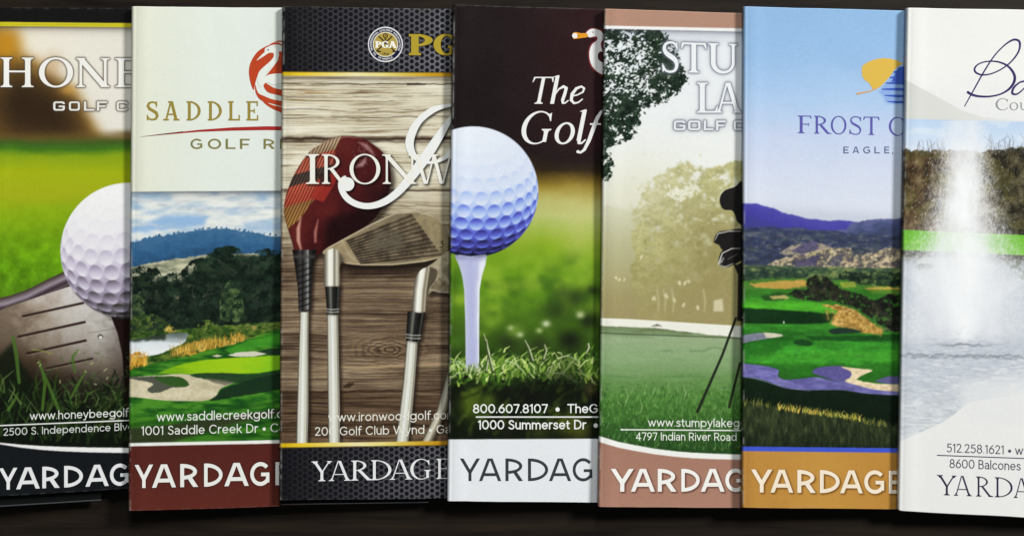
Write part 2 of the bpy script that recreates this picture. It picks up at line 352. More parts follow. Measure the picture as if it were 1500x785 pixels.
def square(ch, t=.2):
    """wide squared letters with rounded corners"""
    w = 1.1
    def rr(x0, y0, x1, y1, r):
        o = []
        for cx, cy, a in ((x1-r, y1-r, 0), (x0+r, y1-r, 90), (x0+r, y0+r, 180), (x1-r, y0+r, 270)):
            o += [(cx+r*math.cos(math.radians(a+q)), cy+r*math.sin(math.radians(a+q))) for q in (0, 22, 45, 67, 90)]
        return o
    o, i = rr(0, 0, w, 1, .24), rr(t, t*.9, w-t, 1-t*.9, .1)
    if ch == 'O': return w, [('ring', o, i)]
    if ch == 'C': return w, [('ringcut', o, i, [(w*.6, .30), (w+.5, .30), (w+.5, .70), (w*.6, .70)])]
    if ch == 'G': return w, [('ringcut', o, i, [(w*.6, .5), (w+.5, .5), (w+.5, .72), (w*.6, .72)]), _bar(.52, .38, w, .38+t*.85)]
    if ch == 'L': return .9, [_bar(0, 0, t, 1), _bar(0, 0, .9, t*.9)]
    if ch == 'F': return .9, [_bar(0, 0, t, 1), _bar(0, 1-t*.9, .9, 1), _bar(0, .4, .76, .4+t*.85)]
    return .4, []
def slab(ch, k=.16, n=.08, sf=.09):
    """slab-serif capitals"""
    def S(x, w=k, h=.15): return [_bar(x-w/2, 0, x+w/2, 1), _bar(x-h, 0, x+h, sf), _bar(x-h, 1-sf, x+h, 1)]
    if ch == 'S': return .66, [('s', [(.56, .80, n), (.48, .92, n*1.1), (.32, .955, n*1.2), (.14, .90, k*.7), (.08, .74, k*.9), (.18, .60, k), (.36, .51, k), (.54, .40, k), (.60, .24, k*.9), (.52, .09, k*.7), (.32, .045, n*1.2), (.14, .09, n*1.1), (.06, .22, n)]), _bar(.52, .70, .59, .99), _bar(.02, .01, .09, .30)]
    if ch == 'A': return .86, [('clip', _butt((.42, 1.05), (.14, -.03), n*1.2)), ('clip', _butt((.42, 1.05), (.70, -.03), k)), _bar(.24, .28, .62, .28+n), _bar(0, 0, .30, sf), _bar(.54, 0, .86, sf), _bar(.26, 1-sf, .46, 1)]
    if ch == 'D': return .80, S(.18)+[_bowl(.16, 0, 1, .62, k, n)]
    if ch == 'L': return .70, S(.18)+[_bar(.18, 0, .68, sf), _bar(.60, 0, .68, .30)]
    if ch == 'E': return .72, S(.18)+[_bar(.18, 0, .70, sf), _bar(.18, 1-sf, .68, 1), _bar(.18, .46, .5, .46+n), _bar(.62, 0, .70, .28), _bar(.60, .74, .68, 1), _bar(.44, .38, .51, .62)]
    if ch == 'P': return .80, S(.20, k, .20)+[_bowl(.2, .42, 1, .58, k*1.05, n)]
    if ch == 'G': return .96, [('ringcut', _ell(.48, .5, .48, .51)[:-1], _ell(.50, .5, .48-k, .51-n)[:-1], [(.56, .5), (.86, .82), (1.3, .82), (1.3, .12), (.86, .12)]), _bar(.78, .62, .86, .98), _bar(.86-k, .08, .86, .46), _bar(.55, .46-sf, .98, .46)]
    if ch == 'R': return .86, S(.18)+[_bowl(.18, .46, 1, .50, k, n), ('clip', _butt((.38, .5), (.72, -.02), k)), _bar(.6, 0, .86, sf)]
    if ch == 'O': return .96, [_ring(.48, .5, .48, .515, k, n)]
    if ch == 'F': return .68, S(.18)+[_bar(.18, 1-sf, .66, 1), _bar(.18, .46, .5, .46+n), _bar(.58, .74, .66, 1)]
    if ch == 'I': return .34, S(.17)
    return .4, []
def italic(ch, k=.125, n=.045):
    """old-style italic: upright skeletons, slanted when they are set"""
    if ch == 'T': return .78, [_bar(.39-k/2, .02, .39+k/2, .99)]+_foot(.39, k)+[_bar(.04, 1-n, .76, 1), ('p', [(.04, 1), (.01, .80), (.035, .80), (.1, 1-n), (.14, 1)]), ('p', [(.76, 1), (.78, .80), (.755, .80), (.69, 1-n), (.65, 1)])]
    if ch == 'G': return serif('G', k, n)
    if ch == 'h': return .62, [_bar(.12-k/2, 0, .12+k/2, 1.04), ('p', [(-.02, 1.0), (.12, 1.06), (.18, 1.06), (.1, .98)]), ('s', [(.14, .30, n), (.24, .54, n*1.2), (.38, .645, k*.75), (.48, .58, k*.9), (.47, .38, k*.95), (.44, .14, k*.95), (.46, .03, k*.6), (.54, .03, n*1.2), (.62, .12, n)])]
    if ch == 'e': return .52, [('s', [(.06, .28, n*1.2), (.26, .33, n*1.1), (.43, .44, n*1.4), (.45, .57, k*.6), (.34, .645, n*1.6), (.18, .57, k*.8), (.07, .36, k*.95), (.08, .14, k*.9), (.2, .02, k*.6), (.34, .05, n*1.2), (.46, .17, n)])]
    if ch == 'o': return .58, [_ring(.29, .325, .29, .34, k*.95, n*1.2)]
    if ch == 'l': return .34, [_bar(.14-k/2, .1, .14+k/2, 1.04), ('p', [(.0, 1.0), (.14, 1.06), (.2, 1.06), (.12, .98)]), ('s', [(.14, .16, k), (.16, .03, k*.7), (.24, .02, n*1.2), (.33, .12, n)])]
    if ch == 'f': return .62, [('s', [(-.22, -.24, k*.75), (-.12, -.27, n*1.3), (.0, -.18, k*.7), (.10, .1, k*.9), (.17, .45, k), (.24, .80, k*.9), (.34, 1.0, n*1.6), (.46, 1.03, n*1.4), (.56, .95, k*.8)]), _bar(.02, .585, .42, .635)]
    return .4, []

def _place(pieces, f, sc):
    out = []
    for pc in pieces:
        if pc[0] == 'clip': out.append(('clip', [f(*q) for q in pc[1][1]], f(0, 0), f(1, 0), f(0, 1), f(1, 1)))
        elif pc[0] == 'p': out.append(('p', [f(*q) for q in pc[1]]))
        elif pc[0] == 's': out.append(('s', [(*f(q[0], q[1]), q[2]*sc) for q in pc[1]]))
        else: out.append((pc[0],)+tuple([f(*q) for q in part] for part in pc[1:]))
    return out
def letters(font, text, xs, top, base, shear=0, **kw):
    """text set letter by letter: xs = [(x0, x1), ...]; top / base = ((xa, ya), (xb, yb)) lines or one y each"""
    def yl(l, x): return l if not isinstance(l, tuple) else line_y(x, l[0][0], l[0][1], l[1][0], l[1][1])
    out = []
    for ch, (x0, x1) in zip(text, xs):
        w, pcs = font(ch, **kw)
        yb0, yt0 = yl(base, x0), yl(top, x0)
        hgt = yb0-yt0
        def f(x, y, x0=x0, x1=x1, w=w):
            px = x0+x/w*(x1-x0)
            b, t = yl(base, px), yl(top, px)
            return (px+shear*hgt*(y-.35), b+(t-b)*y)
        out += _place(pcs, f, hgt)
    return out
def ink_sdf(X, Y, pieces):
    d = np.full(X.shape, 1e9)
    for pc in pieces:
        pts = [q for part in pc[1:] if isinstance(part, list) for q in part]
        a = np.array([q[:2] for q in pts]); pad = 3+max([q[2] for q in pts if len(q) > 2] or [0])
        ys = np.where((Y[:, 0] > a[:, 1].min()-pad) & (Y[:, 0] < a[:, 1].max()+pad))[0]
        xs = np.where((X[0] > a[:, 0].min()-pad) & (X[0] < a[:, 0].max()+pad))[0]
        if not len(xs) or not len(ys): continue
        w = (slice(ys[0], ys[-1]+1), slice(xs[0], xs[-1]+1)); x, y = X[w], Y[w]
        if pc[0] == 'p': e = poly_sdf(x, y, pc[1])
        elif pc[0] == 's': e = stroke_sdf(x, y, pc[1])
        elif pc[0] == 'clip':
            e = poly_sdf(x, y, pc[1])
            (ax, ay), (bx, by), (cx, cy), (dx, dy) = pc[2:]
            e = np.maximum(e, y-(ay+(x-ax)*(by-ay)/(bx-ax))); e = np.maximum(e, (cy+(x-cx)*(dy-cy)/(dx-cx))-y)
        elif pc[0] == 'ring': e = np.maximum(poly_sdf(x, y, pc[1]), -poly_sdf(x, y, pc[2]))
        elif pc[0] == 'ringcut': e = np.maximum(np.maximum(poly_sdf(x, y, pc[1]), -poly_sdf(x, y, pc[2])), -poly_sdf(x, y, pc[3]))
        d[w] = np.minimum(d[w], e)
    return d
def ink_mask(cv, pieces, grow=0):
    return np.clip(.5-(ink_sdf(cv.X, cv.Y, pieces)-grow)/.7, 0, 1)
def blob(pts, n=6): return ('p', [tuple(q) for q in catmull(pts, n, True)])
def brush(pts, n=6): return ('s', [tuple(q) for q in catmull(pts, n)])
# ---- light round sans for the small contact lines
def _E(cx, cy, rx, ry, a0=0, a1=360): return _ell(cx, cy, rx, ry, a0, a1, 18)
def _cv(*p): return [tuple(q) for q in catmull(p, 4)]
SMALL = {
 ' ': (.28, []), '.': (.14, [[(.07, .05), (.07, .051)]]), '\u2022': (.40, [[(.2, .38, 3.3), (.2, .381, 3.3)]]), ',': (.15, [[(.08, .04), (.04, -.12)]]),
 'w': (1.0, [[(.04, .70), (.27, .03), (.5, .68), (.73, .03), (.96, .70)]]), 'h': (.64, [[(.07, 1.02), (.07, 0)], _cv((.07, .42), (.13, .60), (.30, .68), (.48, .62), (.57, .44), (.57, .2), (.57, 0))]),
 'n': (.64, [[(.07, .71), (.07, 0)], _cv((.07, .42), (.13, .60), (.30, .68), (.48, .62), (.57, .44), (.57, .2), (.57, 0))]),
 'm': (1.05, [[(.07, .71), (.07, 0)], _cv((.07, .42), (.12, .60), (.27, .68), (.43, .62), (.52, .44), (.52, .2), (.52, 0)), _cv((.52, .42), (.58, .60), (.73, .68), (.89, .62), (.98, .44), (.98, .2), (.98, 0))]),
 'r': (.40, [[(.07, .71), (.07, 0)], _cv((.07, .38), (.12, .56), (.24, .67), (.38, .68))]), 'u': (.64, [[(.57, .71), (.57, 0)], _cv((.07, .71), (.07, .5), (.07, .28), (.15, .10), (.32, .03), (.50, .11), (.57, .28))]),
 'o': (.74, [_E(.37, .355, .31, .325)]), 'e': (.72, [_E(.36, .355, .30, .325, 0, 318), [(.07, .36), (.65, .36)]]), 'c': (.64, [_E(.37, .355, .31, .325, 42, 318)]),
 'y': (.64, [[(.03, .70), (.33, .03)], _cv((.61, .70), (.33, .02), (.26, -.14), (.17, -.24), (.04, -.21))]), 'v': (.64, [[(.03, .70), (.32, .02), (.61, .70)]]),
 'b': (.78, [[(.07, 1.02), (.07, 0)], _E(.40, .355, .32, .325)]), 'd': (.78, [[(.71, 1.02), (.71, 0)], _E(.38, .355, .32, .325)]), 'p': (.78, [[(.07, .71), (.07, -.26)], _E(.40, .355, .32, .325)]),
 'g': (.78, [_cv((.71, .71), (.71, .3), (.71, -.02), (.62, -.19), (.42, -.26), (.22, -.23), (.09, -.15)), _E(.38, .37, .32, .31)]),
 'l': (.14, [[(.07, 1.02), (.07, 0)]]), 'i': (.14, [[(.07, .71), (.07, 0)], [(.07, .96, 1.2), (.07, .961, 1.2)]]), 'f': (.40, [_cv((.16, 0), (.16, .5), (.16, .78), (.22, .97), (.34, 1.02), (.42, 1.0)), [(.02, .65), (.38, .65)]]),
 't': (.40, [_cv((.16, .90), (.16, .5), (.16, .2), (.22, .05), (.36, .05)), [(.02, .65), (.37, .65)]]), 'k': (.60, [[(.07, 1.02), (.07, 0)], [(.52, .71), (.07, .26)], [(.23, .41), (.57, 0)]]),
 's': (.54, [_cv((.47, .58), (.37, .66), (.23, .68), (.10, .60), (.11, .46), (.26, .38), (.42, .31), (.49, .18), (.41, .06), (.25, .03), (.05, .12))]),
 'a': (.62, [_cv((.09, .60), (.22, .67), (.38, .66), (.52, .56), (.54, .42), (.54, .2), (.54, 0)), _cv((.54, .39), (.28, .39), (.10, .31), (.07, .16), (.18, .04), (.36, .05), (.54, .21))]),
 'S': (.66, [_cv((.56, .83), (.46, .94), (.30, .97), (.12, .89), (.09, .71), (.22, .58), (.42, .48), (.58, .36), (.58, .15), (.42, .03), (.24, .03), (.05, .16))]), 'I': (.14, [[(.07, 1), (.07, 0)]]),
 'B': (.70, [[(.07, 0), (.07, 1)], _cv((.07, .97), (.36, .97), (.54, .89), (.55, .66), (.40, .53), (.07, .53)), _cv((.40, .53), (.60, .43), (.62, .15), (.44, .03), (.07, .03))]),
 'D': (.86, [[(.07, 0), (.07, 1)], _cv((.07, .97), (.36, .97), (.66, .84), (.79, .5), (.66, .16), (.36, .03), (.07, .03))]), 'C': (.90, [_E(.5, .5, .44, .47, 44, 316)]),
 'G': (.96, [_E(.5, .5, .44, .47, 44, 322), [(.86, .2), (.86, .47), (.56, .47)]]), 'W': (1.32, [[(.04, .97), (.35, .03), (.66, .97), (.97, .03), (1.28, .97)]]), 'T': (.76, [[(.38, .97), (.38, 0)], [(.03, .97), (.73, .97)]]),
 'R': (.76, [[(.07, 0), (.07, 1)], _cv((.07, .97), (.40, .97), (.62, .87), (.63, .58), (.42, .43), (.07, .43)), [(.40, .43), (.69, 0)]]),
 '0': (.78, [_E(.39, .5, .33, .47)]), '1': (.34, [[(.05, .84), (.24, .97), (.24, 0)]]), '2': (.66, [_cv((.07, .80), (.15, .93), (.32, .97), (.52, .88), (.55, .68), (.42, .46), (.07, .04)), [(.07, .04), (.62, .04)]]),
 '3': (.64, [[(.08, .96), (.54, .96), (.28, .60)], _cv((.28, .60), (.50, .55), (.58, .32), (.46, .08), (.24, .03), (.05, .14))]), '4': (.76, [[(.54, 0), (.54, .97), (.05, .24), (.72, .24)]]),
 '5': (.66, [[(.57, .96), (.15, .96), (.12, .56)], _cv((.12, .56), (.30, .62), (.52, .54), (.59, .32), (.48, .09), (.26, .03), (.05, .15))]), '6': (.70, [_E(.36, .32, .29, .29), _cv((.52, .97), (.30, .78), (.14, .54), (.07, .32))]),
 '7': (.64, [[(.03, .96), (.60, .96), (.25, 0)]]), '8': (.70, [_E(.35, .74, .24, .23), _E(.35, .27, .29, .25)]), '9': (.70, [_E(.34, .68, .29, .29), _cv((.18, .03), (.40, .22), (.56, .46), (.63, .68))]),
}
def small_text(body, x0, y0, x1, y1, cap, t=.115, track=.13):
    w = sum(SMALL[c][0]+track for c in body)-track
    out, x = [], 0.
    for ch in body:
        adv, strokes = SMALL[ch]
        for st in strokes:
            pts = []
            for q in st:
                f = (x+q[0])/w; pts.append((x0+f*(x1-x0), y0+f*(y1-y0)-q[1]*cap, t*cap*(q[2] if len(q) > 2 else 1)))
            out.append(('s', pts))
        x += adv+track
    return out
# ---------------------------------------------------------------- the seven printed covers
BW = 400           # width of a book in cover units
def above(cv, yf, soft=.8): return np.clip(.5+(yf-cv.Y)/soft, 0, 1)
def below(cv, yf, soft=.8): return np.clip(.5+(cv.Y-yf)/soft, 0, 1)

def cover_honeybee():
    cv = Canvas(-14, 0, 236, 760); X, Y = cv.X, cv.Y; rng = np.random.RandomState(11)
    wob = (fbm(X/50, Y/40, 3, 5)-.5)*26
    sky = cv.ramp(X+Y*.3, [(0, (236, 226, 200)), (80, (232, 226, 212)), (200, (226, 222, 212))])
    cv.fill(0); cv.img[:] = sky
    # out-of-focus tree against the sky
    e = gblur(cv.poly([(-30, 30), (26, 44), (36, 84), (58, 88), (70, 112), (96, 122), (118, 142), (128, 168), (146, 196), (160, 215), (-30, 230)], 1), 16)
    cv.paint(e, (186, 142, 66))
    e2 = gblur(cv.poly([(-30, 96), (12, 80), (40, 88), (64, 106), (92, 122), (112, 146), (126, 172), (142, 200), (150, 215), (-30, 230)], 1), 15)
    cv.paint(e2, (98, 72, 36), .95); e3 = gblur(cv.poly([(20, 108), (60, 122), (100, 150), (118, 190), (110, 205), (10, 196), (-10, 150)], 1), 26)
    cv.paint(e3, (44, 32, 22), .9)
    k = fbm(X/34, Y/30, 3, 9); cv.paint(e*sstep(.52, .78, k)*sstep(130, 60, Y), (230, 186, 96), .6)
    gl = np.exp(-(((X-8)/18)**2+((Y-68)/24)**2)); cv.paint(gl, (184, 128, 24), .85)
    gl = np.exp(-(((X-100)/13)**2+((Y-132)/8)**2)); cv.paint(gl, (206, 158, 72), .6)
    gl = np.exp(-(((X-78)/14)**2+((Y-96)/18)**2)); cv.paint(gl, (178, 128, 70), .4)
    gv = Y+(fbm(X/60, Y/20, 3, 21)-.5)*9
    gr = cv.ramp(gv, [(186, (112, 88, 44)), (200, (96, 84, 40)), (209, (62, 92, 34)), (219, (66, 112, 30)), (230, (132, 158, 26)), (252, (158, 172, 22)), (285, (158, 168, 26)), (312, (132, 166, 22)), (350, (112, 158, 20)), (395, (94, 146, 18)), (440, (72, 112, 22)), (480, (30, 44, 20)), (660, (14, 18, 14))])
    m = fbm(X/17, Y/15, 4, 31); gr = gr*(1+((m-.5)*.55*sstep(270, 400, Y))[..., None])
    m2 = fbm(X/8, Y/11, 3, 37); gr = gr+((m2-.5)*60*sstep(350, 430, Y))[..., None]*np.array((.7, 1, .2))
    cv.paint(sstep(186, 208, Y+(X-150)*.03), gr)
    cv.paint(sstep(150, 190, X)*np.exp(-((Y-197)/5)**2), (120, 96, 52), .7)
    # club head : metal face and top edge
    dk = cv.poly([(155, 440), (240, 440), (240, 660), (170, 660), (176, 520)], 4); cv.paint(dk, (30, 17, 15))
    face = cv.poly([(-20, 462), (0, 454), (40, 440), (103, 417), (140, 445), (163, 465), (172, 488), (179, 520), (182, 560), (186, 600), (60, 610), (-20, 560)], 1.2)
    n = fbm(X/26, Y/22, 5, 44, .6)
    tone = cv.ramp(np.clip((X-10)/150+(n-.5)*.7-(Y-440)/420, 0, 1), [(0, (104, 90, 76)), (.25, (140, 126, 112)), (.5, (162, 155, 147)), (.75, (172, 168, 163)), (1, (138, 132, 126))])
    tone = cv.img*0+tone; tone *= cv.ramp(Y-(X-90)*.06, [(430, (1.08, 1.08, 1.1)), (470, (1, 1, 1)), (505, (.86, .85, .84)), (530, (.60, .55, .50)), (560, (.25, .23, .2)), (610, (.12, .14, .1))])
    fb = fbm(X/3, Y/1.6, 2, 50); tone = tone*(1.1+((fb-.5)*.10)[..., None])
    cv.paint(face, tone); cv.regions['golf_club'] = face.copy()
    cv.paint(face*sstep(150, 178, X)*sstep(460, 520, Y), (64, 52, 46), .5)
    for a, b, w in (((34, 463), (122, 443.5), 3.4), ((27, 493), (124, 471.5), 3.6), ((40, 517.5), (125.5, 498.5), 3.6), ((68, 539.5), (135, 525), 3.2)):
        cv.dab([(a[0], a[1]+1.6), (b[0], b[1]+1.6)], (176, 164, 150), w*.9, .35, 1.2); cv.dab([a, b], (42, 28, 26), w, .95, 1.2)
    cv.dab([(146.5, 493), (147.5, 493)], (40, 34, 30), 7, .8, 1.5); cv.dab([(147, 494), (147.6, 494.2)], (226, 226, 214), 4.6, .95, 1.2)
    cv.dab([(128, 488), (168, 481)], (92, 82, 74), 1, .5)
    top = [(-20, 440), (10, 434), (40, 424), (70, 409), (100, 395)]; bot = [(106, 418), (70, 430), (40, 440), (16, 448), (-20, 462)]
    bar = cv.poly(list(map(tuple, catmull(top, 6)))+list(map(tuple, catmull(bot, 6))), 1.2)
    t = (Y-np.interp(X, [-20, 10, 40, 70, 105], [440, 434, 424, 409, 393]))/25
    cv.paint(bar, cv.ramp(t, [(0, (60, 46, 44)), (.12, (84, 72, 72)), (.3, (128, 116, 124)), (.42, (150, 138, 150)), (.55, (92, 78, 88)), (.68, (58, 44, 52)), (.85, (92, 78, 84)), (1, (38, 24, 26))]))
    cv.regions['golf_club'] = np.maximum(cv.regions['golf_club'], bar)
    cv.paint(gblur(cv.poly([(-20, 540), (20, 500), (24, 520), (40, 545), (60, 575), (70, 620), (-20, 620)], 4), 5), (20, 26, 16), .92)
    sh = gblur(cv.poly([(100, 410), (125, 440), (165, 470), (200, 480), (200, 462), (140, 440)], 3), 4)
    cv.paint(sh*(1-dk), (70, 60, 54), .5)
    cv.ball(188, 367.5, 99.5, [(0, (26, 25, 24)), (.14, (62, 60, 58)), (.26, (104, 98, 108)), (.42, (152, 142, 164)), (.6, (198, 191, 210)), (.78, (226, 223, 231)), (1, (238, 238, 238))], (-.28, .9, .42), 190, .8, region='golf_ball', tilt=(.28, .62))
    cv.paint(cv.poly([(184, 462), (200, 462), (200, 470), (160, 468)], 5), (26, 24, 22), .5)
    # dark turf with blades
    cv.paint(sstep(556, 612, Y+(fbm(X/20, Y/30, 3, 61)-.5)*70), (14, 19, 12), .97)
    cv.blades(rng, 150, (-14, 200), lambda x, r: r.uniform(566, 650), (14, 36), (.05, .4), (2.2, 5), [(28, 44, 20), (22, 38, 18), (40, 60, 24), (18, 28, 15)], .75)
    cv.blades(rng, 44, (-14, 195), lambda x, r: r.uniform(565, 635), (14, 40), (.1, .6), (1.4, 3.4), [(62, 88, 40), (52, 78, 34), (40, 62, 28), (84, 106, 54)], .75)
    for b in ([(62, 600, 4), (66, 560, 5), (58, 527, 1.6)], [(86, 600, 5), (70, 560, 4), (57, 532, 2)], [(104, 582, 3), (116, 560, 4), (126, 543, 2)], [(28, 560, 4.4), (24, 520, 5.5), (19, 494, 5)], [(110, 545, 3), (106, 522, 4), (115, 512, 1.5)], [(12, 600, 4), (22, 585, 4), (26, 575, 1.5)]):
        cv.dab(b, (70, 104, 38), None, .85, 1.2)
    for x, y in ((57, 530), (58, 536), (115, 515), (126, 545), (136, 531), (88, 557), (158, 552), (141, 563), (156, 540)):
        cv.dab([(x, y), (x+rng.uniform(-4, 4), y+rng.uniform(-3, 4))], (170, 178, 124), 2., .7, 1.2)
    cv.dab([(48, 512), (60, 513), (76, 518)], (132, 136, 70), 2.2, .8, 1.2)
    for _ in range(90):
        x, y = rng.uniform(90, 195), rng.uniform(515, 600); cv.dab([(x, y), (x+rng.normal(0, 4), y+rng.normal(0, 3))], (74, 100, 52), rng.uniform(1, 2.2), .55, 1.)
    for _ in range(16):
        x, y = rng.uniform(50, 190), rng.uniform(590, 645); cv.dab([(x, y), (x+rng.normal(8, 8), y-rng.uniform(6, 20))], (70, 92, 34), rng.uniform(3, 6), .5, 4)
    # printed drop shadows of the lettering
    tl = letters(serif, 'HONEY', [(1, 49), (57, 107), (112, 160), (169, 202), (204, 244)], ((0, 84.5), (190, 86)), ((0, 128), (190, 128)), k=.15, n=.06)
    gl_ = letters(square, 'GOLFCL', [(78, 95), (101, 117), (123, 138), (142, 157), (171, 187), (194, 208)], 149, 162.5)
    s = gblur(ink_mask(cv, tl+gl_, 1.2), 2.4); cv.paint(np.clip(s*1.35, 0, 1), (70, 60, 50), .72)
    # header bar, yellow line, footer bar
    yl = lambda o: 33.2+o+X*.0095
    cv.paint(np.exp(-np.clip(Y-yl(6), 0, 99)/4.5), (40, 30, 24), .6)
    cv.paint(above(cv, yl(-.5)), (20, 20, 20)); cv.paint(above(cv, yl(5.6))*below(cv, yl(-.4)), (206, 196, 40)); cv.paint(above(cv, yl(3.1))*below(cv, yl(2.2)), (160, 150, 20), .7)
    at = np.interp(X, [-14, 0, 30, 60, 90, 130, 190, 250], [646.5, 648, 650.8, 652.8, 654, 655, 655.6, 655]); ab = np.interp(X, [-14, 0, 30, 60, 90, 130, 190, 250], [648, 650.2, 655, 658.3, 660.4, 662, 663, 662])
    cv.paint(below(cv, at), (232, 232, 232)); foot = below(cv, ab); cv.paint(foot, (21, 24, 28))
    cv.regions['footer_band'] = foot; cv.regions['header_band'] = above(cv, yl(5.6))
    cv.grain(2.4, 1)
    ya = letters(sans, 'YARDAGE', [(-1, 25), (24, 58), (62, 87.5), (94, 121.5), (125.5, 159), (161, 189), (194, 214)], ((0, 685.5), (188, 678.5)), ((0, 717), (188, 710)), t=.18)
    return dict(cv=cv, quad=[(-12, 11.5), (395, 13), (386, 703), (-17, 727.5)],
        inks=[('title_lettering', [(tl, (236, 234, 230))]), ('subtitle_lettering', [(gl_, (226, 224, 218))]), ('footer_lettering', [(ya, (226, 228, 230))]), ('rule_line', [([('p', [(-4, 622.2), (196, 614.2), (196, 616), (-4, 624)])], (222, 224, 222))])],
        text=[('web_address_lettering', 'www.honeybeegolf', 44, 614.6, 188, 609.4, 11.5, (224, 226, 222)), ('address_lettering', '2500 S. Independence Blvd', 5, 637.6, 196, 629.2, 10.3, (210, 212, 210))])

def cover_saddle():
    cv = Canvas(186, 0, 450, 765); X, Y = cv.X, cv.Y; rng = np.random.RandomState(12)
    cv.img[:] = cv.ramp(X, [(190, (216, 217, 200)), (230, (222, 226, 212)), (300, (222, 228, 220)), (380, (221, 227, 222)), (420, (214, 220, 212))])
    ph = below(cv, line_y(X, 193, 281, 412, 279.6))
    # sky
    c = fbm(X/46, Y/13, 5, 70, .58); sk = cv.ramp(c, [(.28, (160, 188, 212)), (.42, (194, 208, 218)), (.52, (220, 224, 222)), (.7, (234, 235, 230))])
    cv.paint(ph, sk)
    b = gblur(cv.poly([(190, 332), (214, 324), (240, 317), (280, 315), (305, 318), (300, 330), (260, 334), (220, 340), (190, 342)], 3, 4, 12), 4)
    cv.paint(b, (132, 172, 216), .85); cv.paint(gblur(cv.poly([(355, 326), (385, 322), (412, 330), (412, 338), (360, 336)], 3), 4), (140, 172, 208), .6)
    cl = fbm(X/30, Y/7, 4, 75); cv.paint(ph*sstep(.55, .75, cl)*sstep(350, 320, Y), (206, 208, 210), .6)
    cv.paint(ph*sstep(.56, .72, fbm(X/22+4, Y/6, 4, 77))*sstep(320, 300, Y), (158, 172, 190), .55)
    cv.paint(ph*np.exp(-np.clip(Y-280, 0, 99)/5), (70, 76, 84), .8)
    # blue hill with tree bumps on the crest
    rx = [186, 194, 214, 242, 266, 293, 317, 342, 373, 393, 412, 450]; ry = [357, 354.6, 350.5, 344.5, 341, 337, 335, 336, 341, 344, 348, 355]
    bump = (fbm(X/6, X*0+3, 4, 81)-.5)*4.5+np.clip(fbm(X/4, X*0+8, 2, 83)-.66, 0, 1)*14
    ridge = np.interp(X, rx, ry)-bump
    hm = below(cv, ridge, 1.); n = fbm(X/9, Y/5, 5, 85, .65)
    cv.paint(hm, cv.ramp((Y-ridge)/45+(n-.5)*.9, [(0, (64, 106, 144)), (.5, (48, 92, 134)), (1, (40, 74, 108))]))
    for _ in range(26):
        x = rng.uniform(196, 408); y = np.interp(x, rx, ry)-1; r = rng.uniform(.8, 2.2); cv.dab([(x, y-r*.6), (x+rng.uniform(-1, 1), y)], (56, 92, 126), r*1.5, .8, 1.2)
    cv.paint(hm*sstep(.66, .8, fbm(X/4, Y/2, 3, 88))*sstep(360, 340, Y)*sstep(330, 360, X), (150, 176, 190), .5)
    # tan slope
    tan = cv.poly([(190, 392), (212, 387), (245, 381), (290, 375), (330, 372), (380, 372), (380, 440), (300, 470), (190, 470)], 1, 3, 10)
    n = fbm(X/14, Y/6, 4, 90); cv.paint(tan, cv.ramp(n, [(.3, (112, 118, 100)), (.5, (164, 164, 138)), (.7, (196, 194, 166))]))
    cv.paint(gblur(cv.poly([(190, 430), (240, 424), (262, 412), (290, 392), (320, 376), (450, 372), (450, 500), (190, 500)], 4, 6, 9), 3), (34, 44, 34), .95)
    cv.paint(sstep(.5, .64, fbm(X/16, Y/7, 4, 93))*cv.poly([(246, 420), (312, 414), (322, 436), (252, 442)], 4), (110, 106, 84), .8)
    def env(pts, soft): return gblur(cv.poly(pts, soft), soft)*1.1-.6
    cv.clump(env([(228, 412), (246, 398), (262, 398), (280, 380), (298, 376), (312, 364), (335, 358), (352, 364), (364, 380), (372, 366), (395, 362), (430, 364), (430, 480), (300, 484), (240, 470)], 3), 100, 13, (12, 20, 18), (20, 34, 26), (40, 58, 44), .40, amp=1.5)
    cv.clump(env([(186, 394), (205, 388), (228, 390), (240, 402), (243, 418), (248, 440), (250, 472), (186, 470)], 3), 110, 12, (12, 18, 17), (18, 29, 23), (36, 52, 40), .38, amp=1.5)
    cv.clump(env([(245, 452), (275, 438), (310, 450), (360, 455), (412, 440), (412, 492), (250, 485)], 3), 114, 12, (14, 22, 19), (23, 36, 27), (42, 58, 42), .36, amp=1.5)
    for cx_, cy_, rx_, ry_, sd in ((300, 398, 26, 24, 181), (346, 386, 20, 24, 182), (390, 392, 24, 26, 183), (258, 428, 18, 18, 184), (216, 424, 24, 26, 185), (385, 440, 26, 24, 186), (296, 450, 22, 16, 187)):
        k_ = np.clip(1.1-np.hypot((X-cx_)/rx_, (Y-cy_)/ry_), 0, 1)*sstep(cy_+ry_, cy_-ry_*.7, Y); cv.paint(k_*sstep(.46, .62, fbm(X/6, Y/4.5, 5, sd, .7)), (58, 78, 54), .75)
    cv.clump(env([(322, 470), (320, 440), (328, 420), (338, 408), (346, 418), (356, 432), (358, 455), (350, 472)], 2), 120, 8, (30, 46, 30), (58, 78, 48), (104, 124, 76), .45)
    cv.clump(env([(186, 432), (204, 430), (213, 440), (214, 470), (186, 470)], 2), 125, 8, (34, 50, 34), (60, 80, 50), (92, 110, 70), .45)
    # near bank
    bank = cv.poly([(180, 486), (230, 484), (300, 480), (360, 474), (450, 470), (450, 600), (180, 600)], 1.4, 3, 12)
    n = fbm(X/9, Y/4, 4, 130); cv.paint(bank, cv.ramp(n, [(.3, (34, 58, 24)), (.5, (62, 92, 34)), (.7, (104, 120, 48))]))
    pond = cv.poly([(180, 497), (212, 495), (235, 489), (262, 486), (276, 489), (272, 500), (258, 508), (236, 517), (212, 523), (180, 524)], 1., 2, 8)
    cv.paint(pond, cv.ramp(Y+(fbm(X/20, Y/3, 3, 133)-.5)*9, [(488, (92, 104, 100)), (496, (150, 160, 160)), (503, (216, 222, 226)), (524, (232, 236, 238))]))
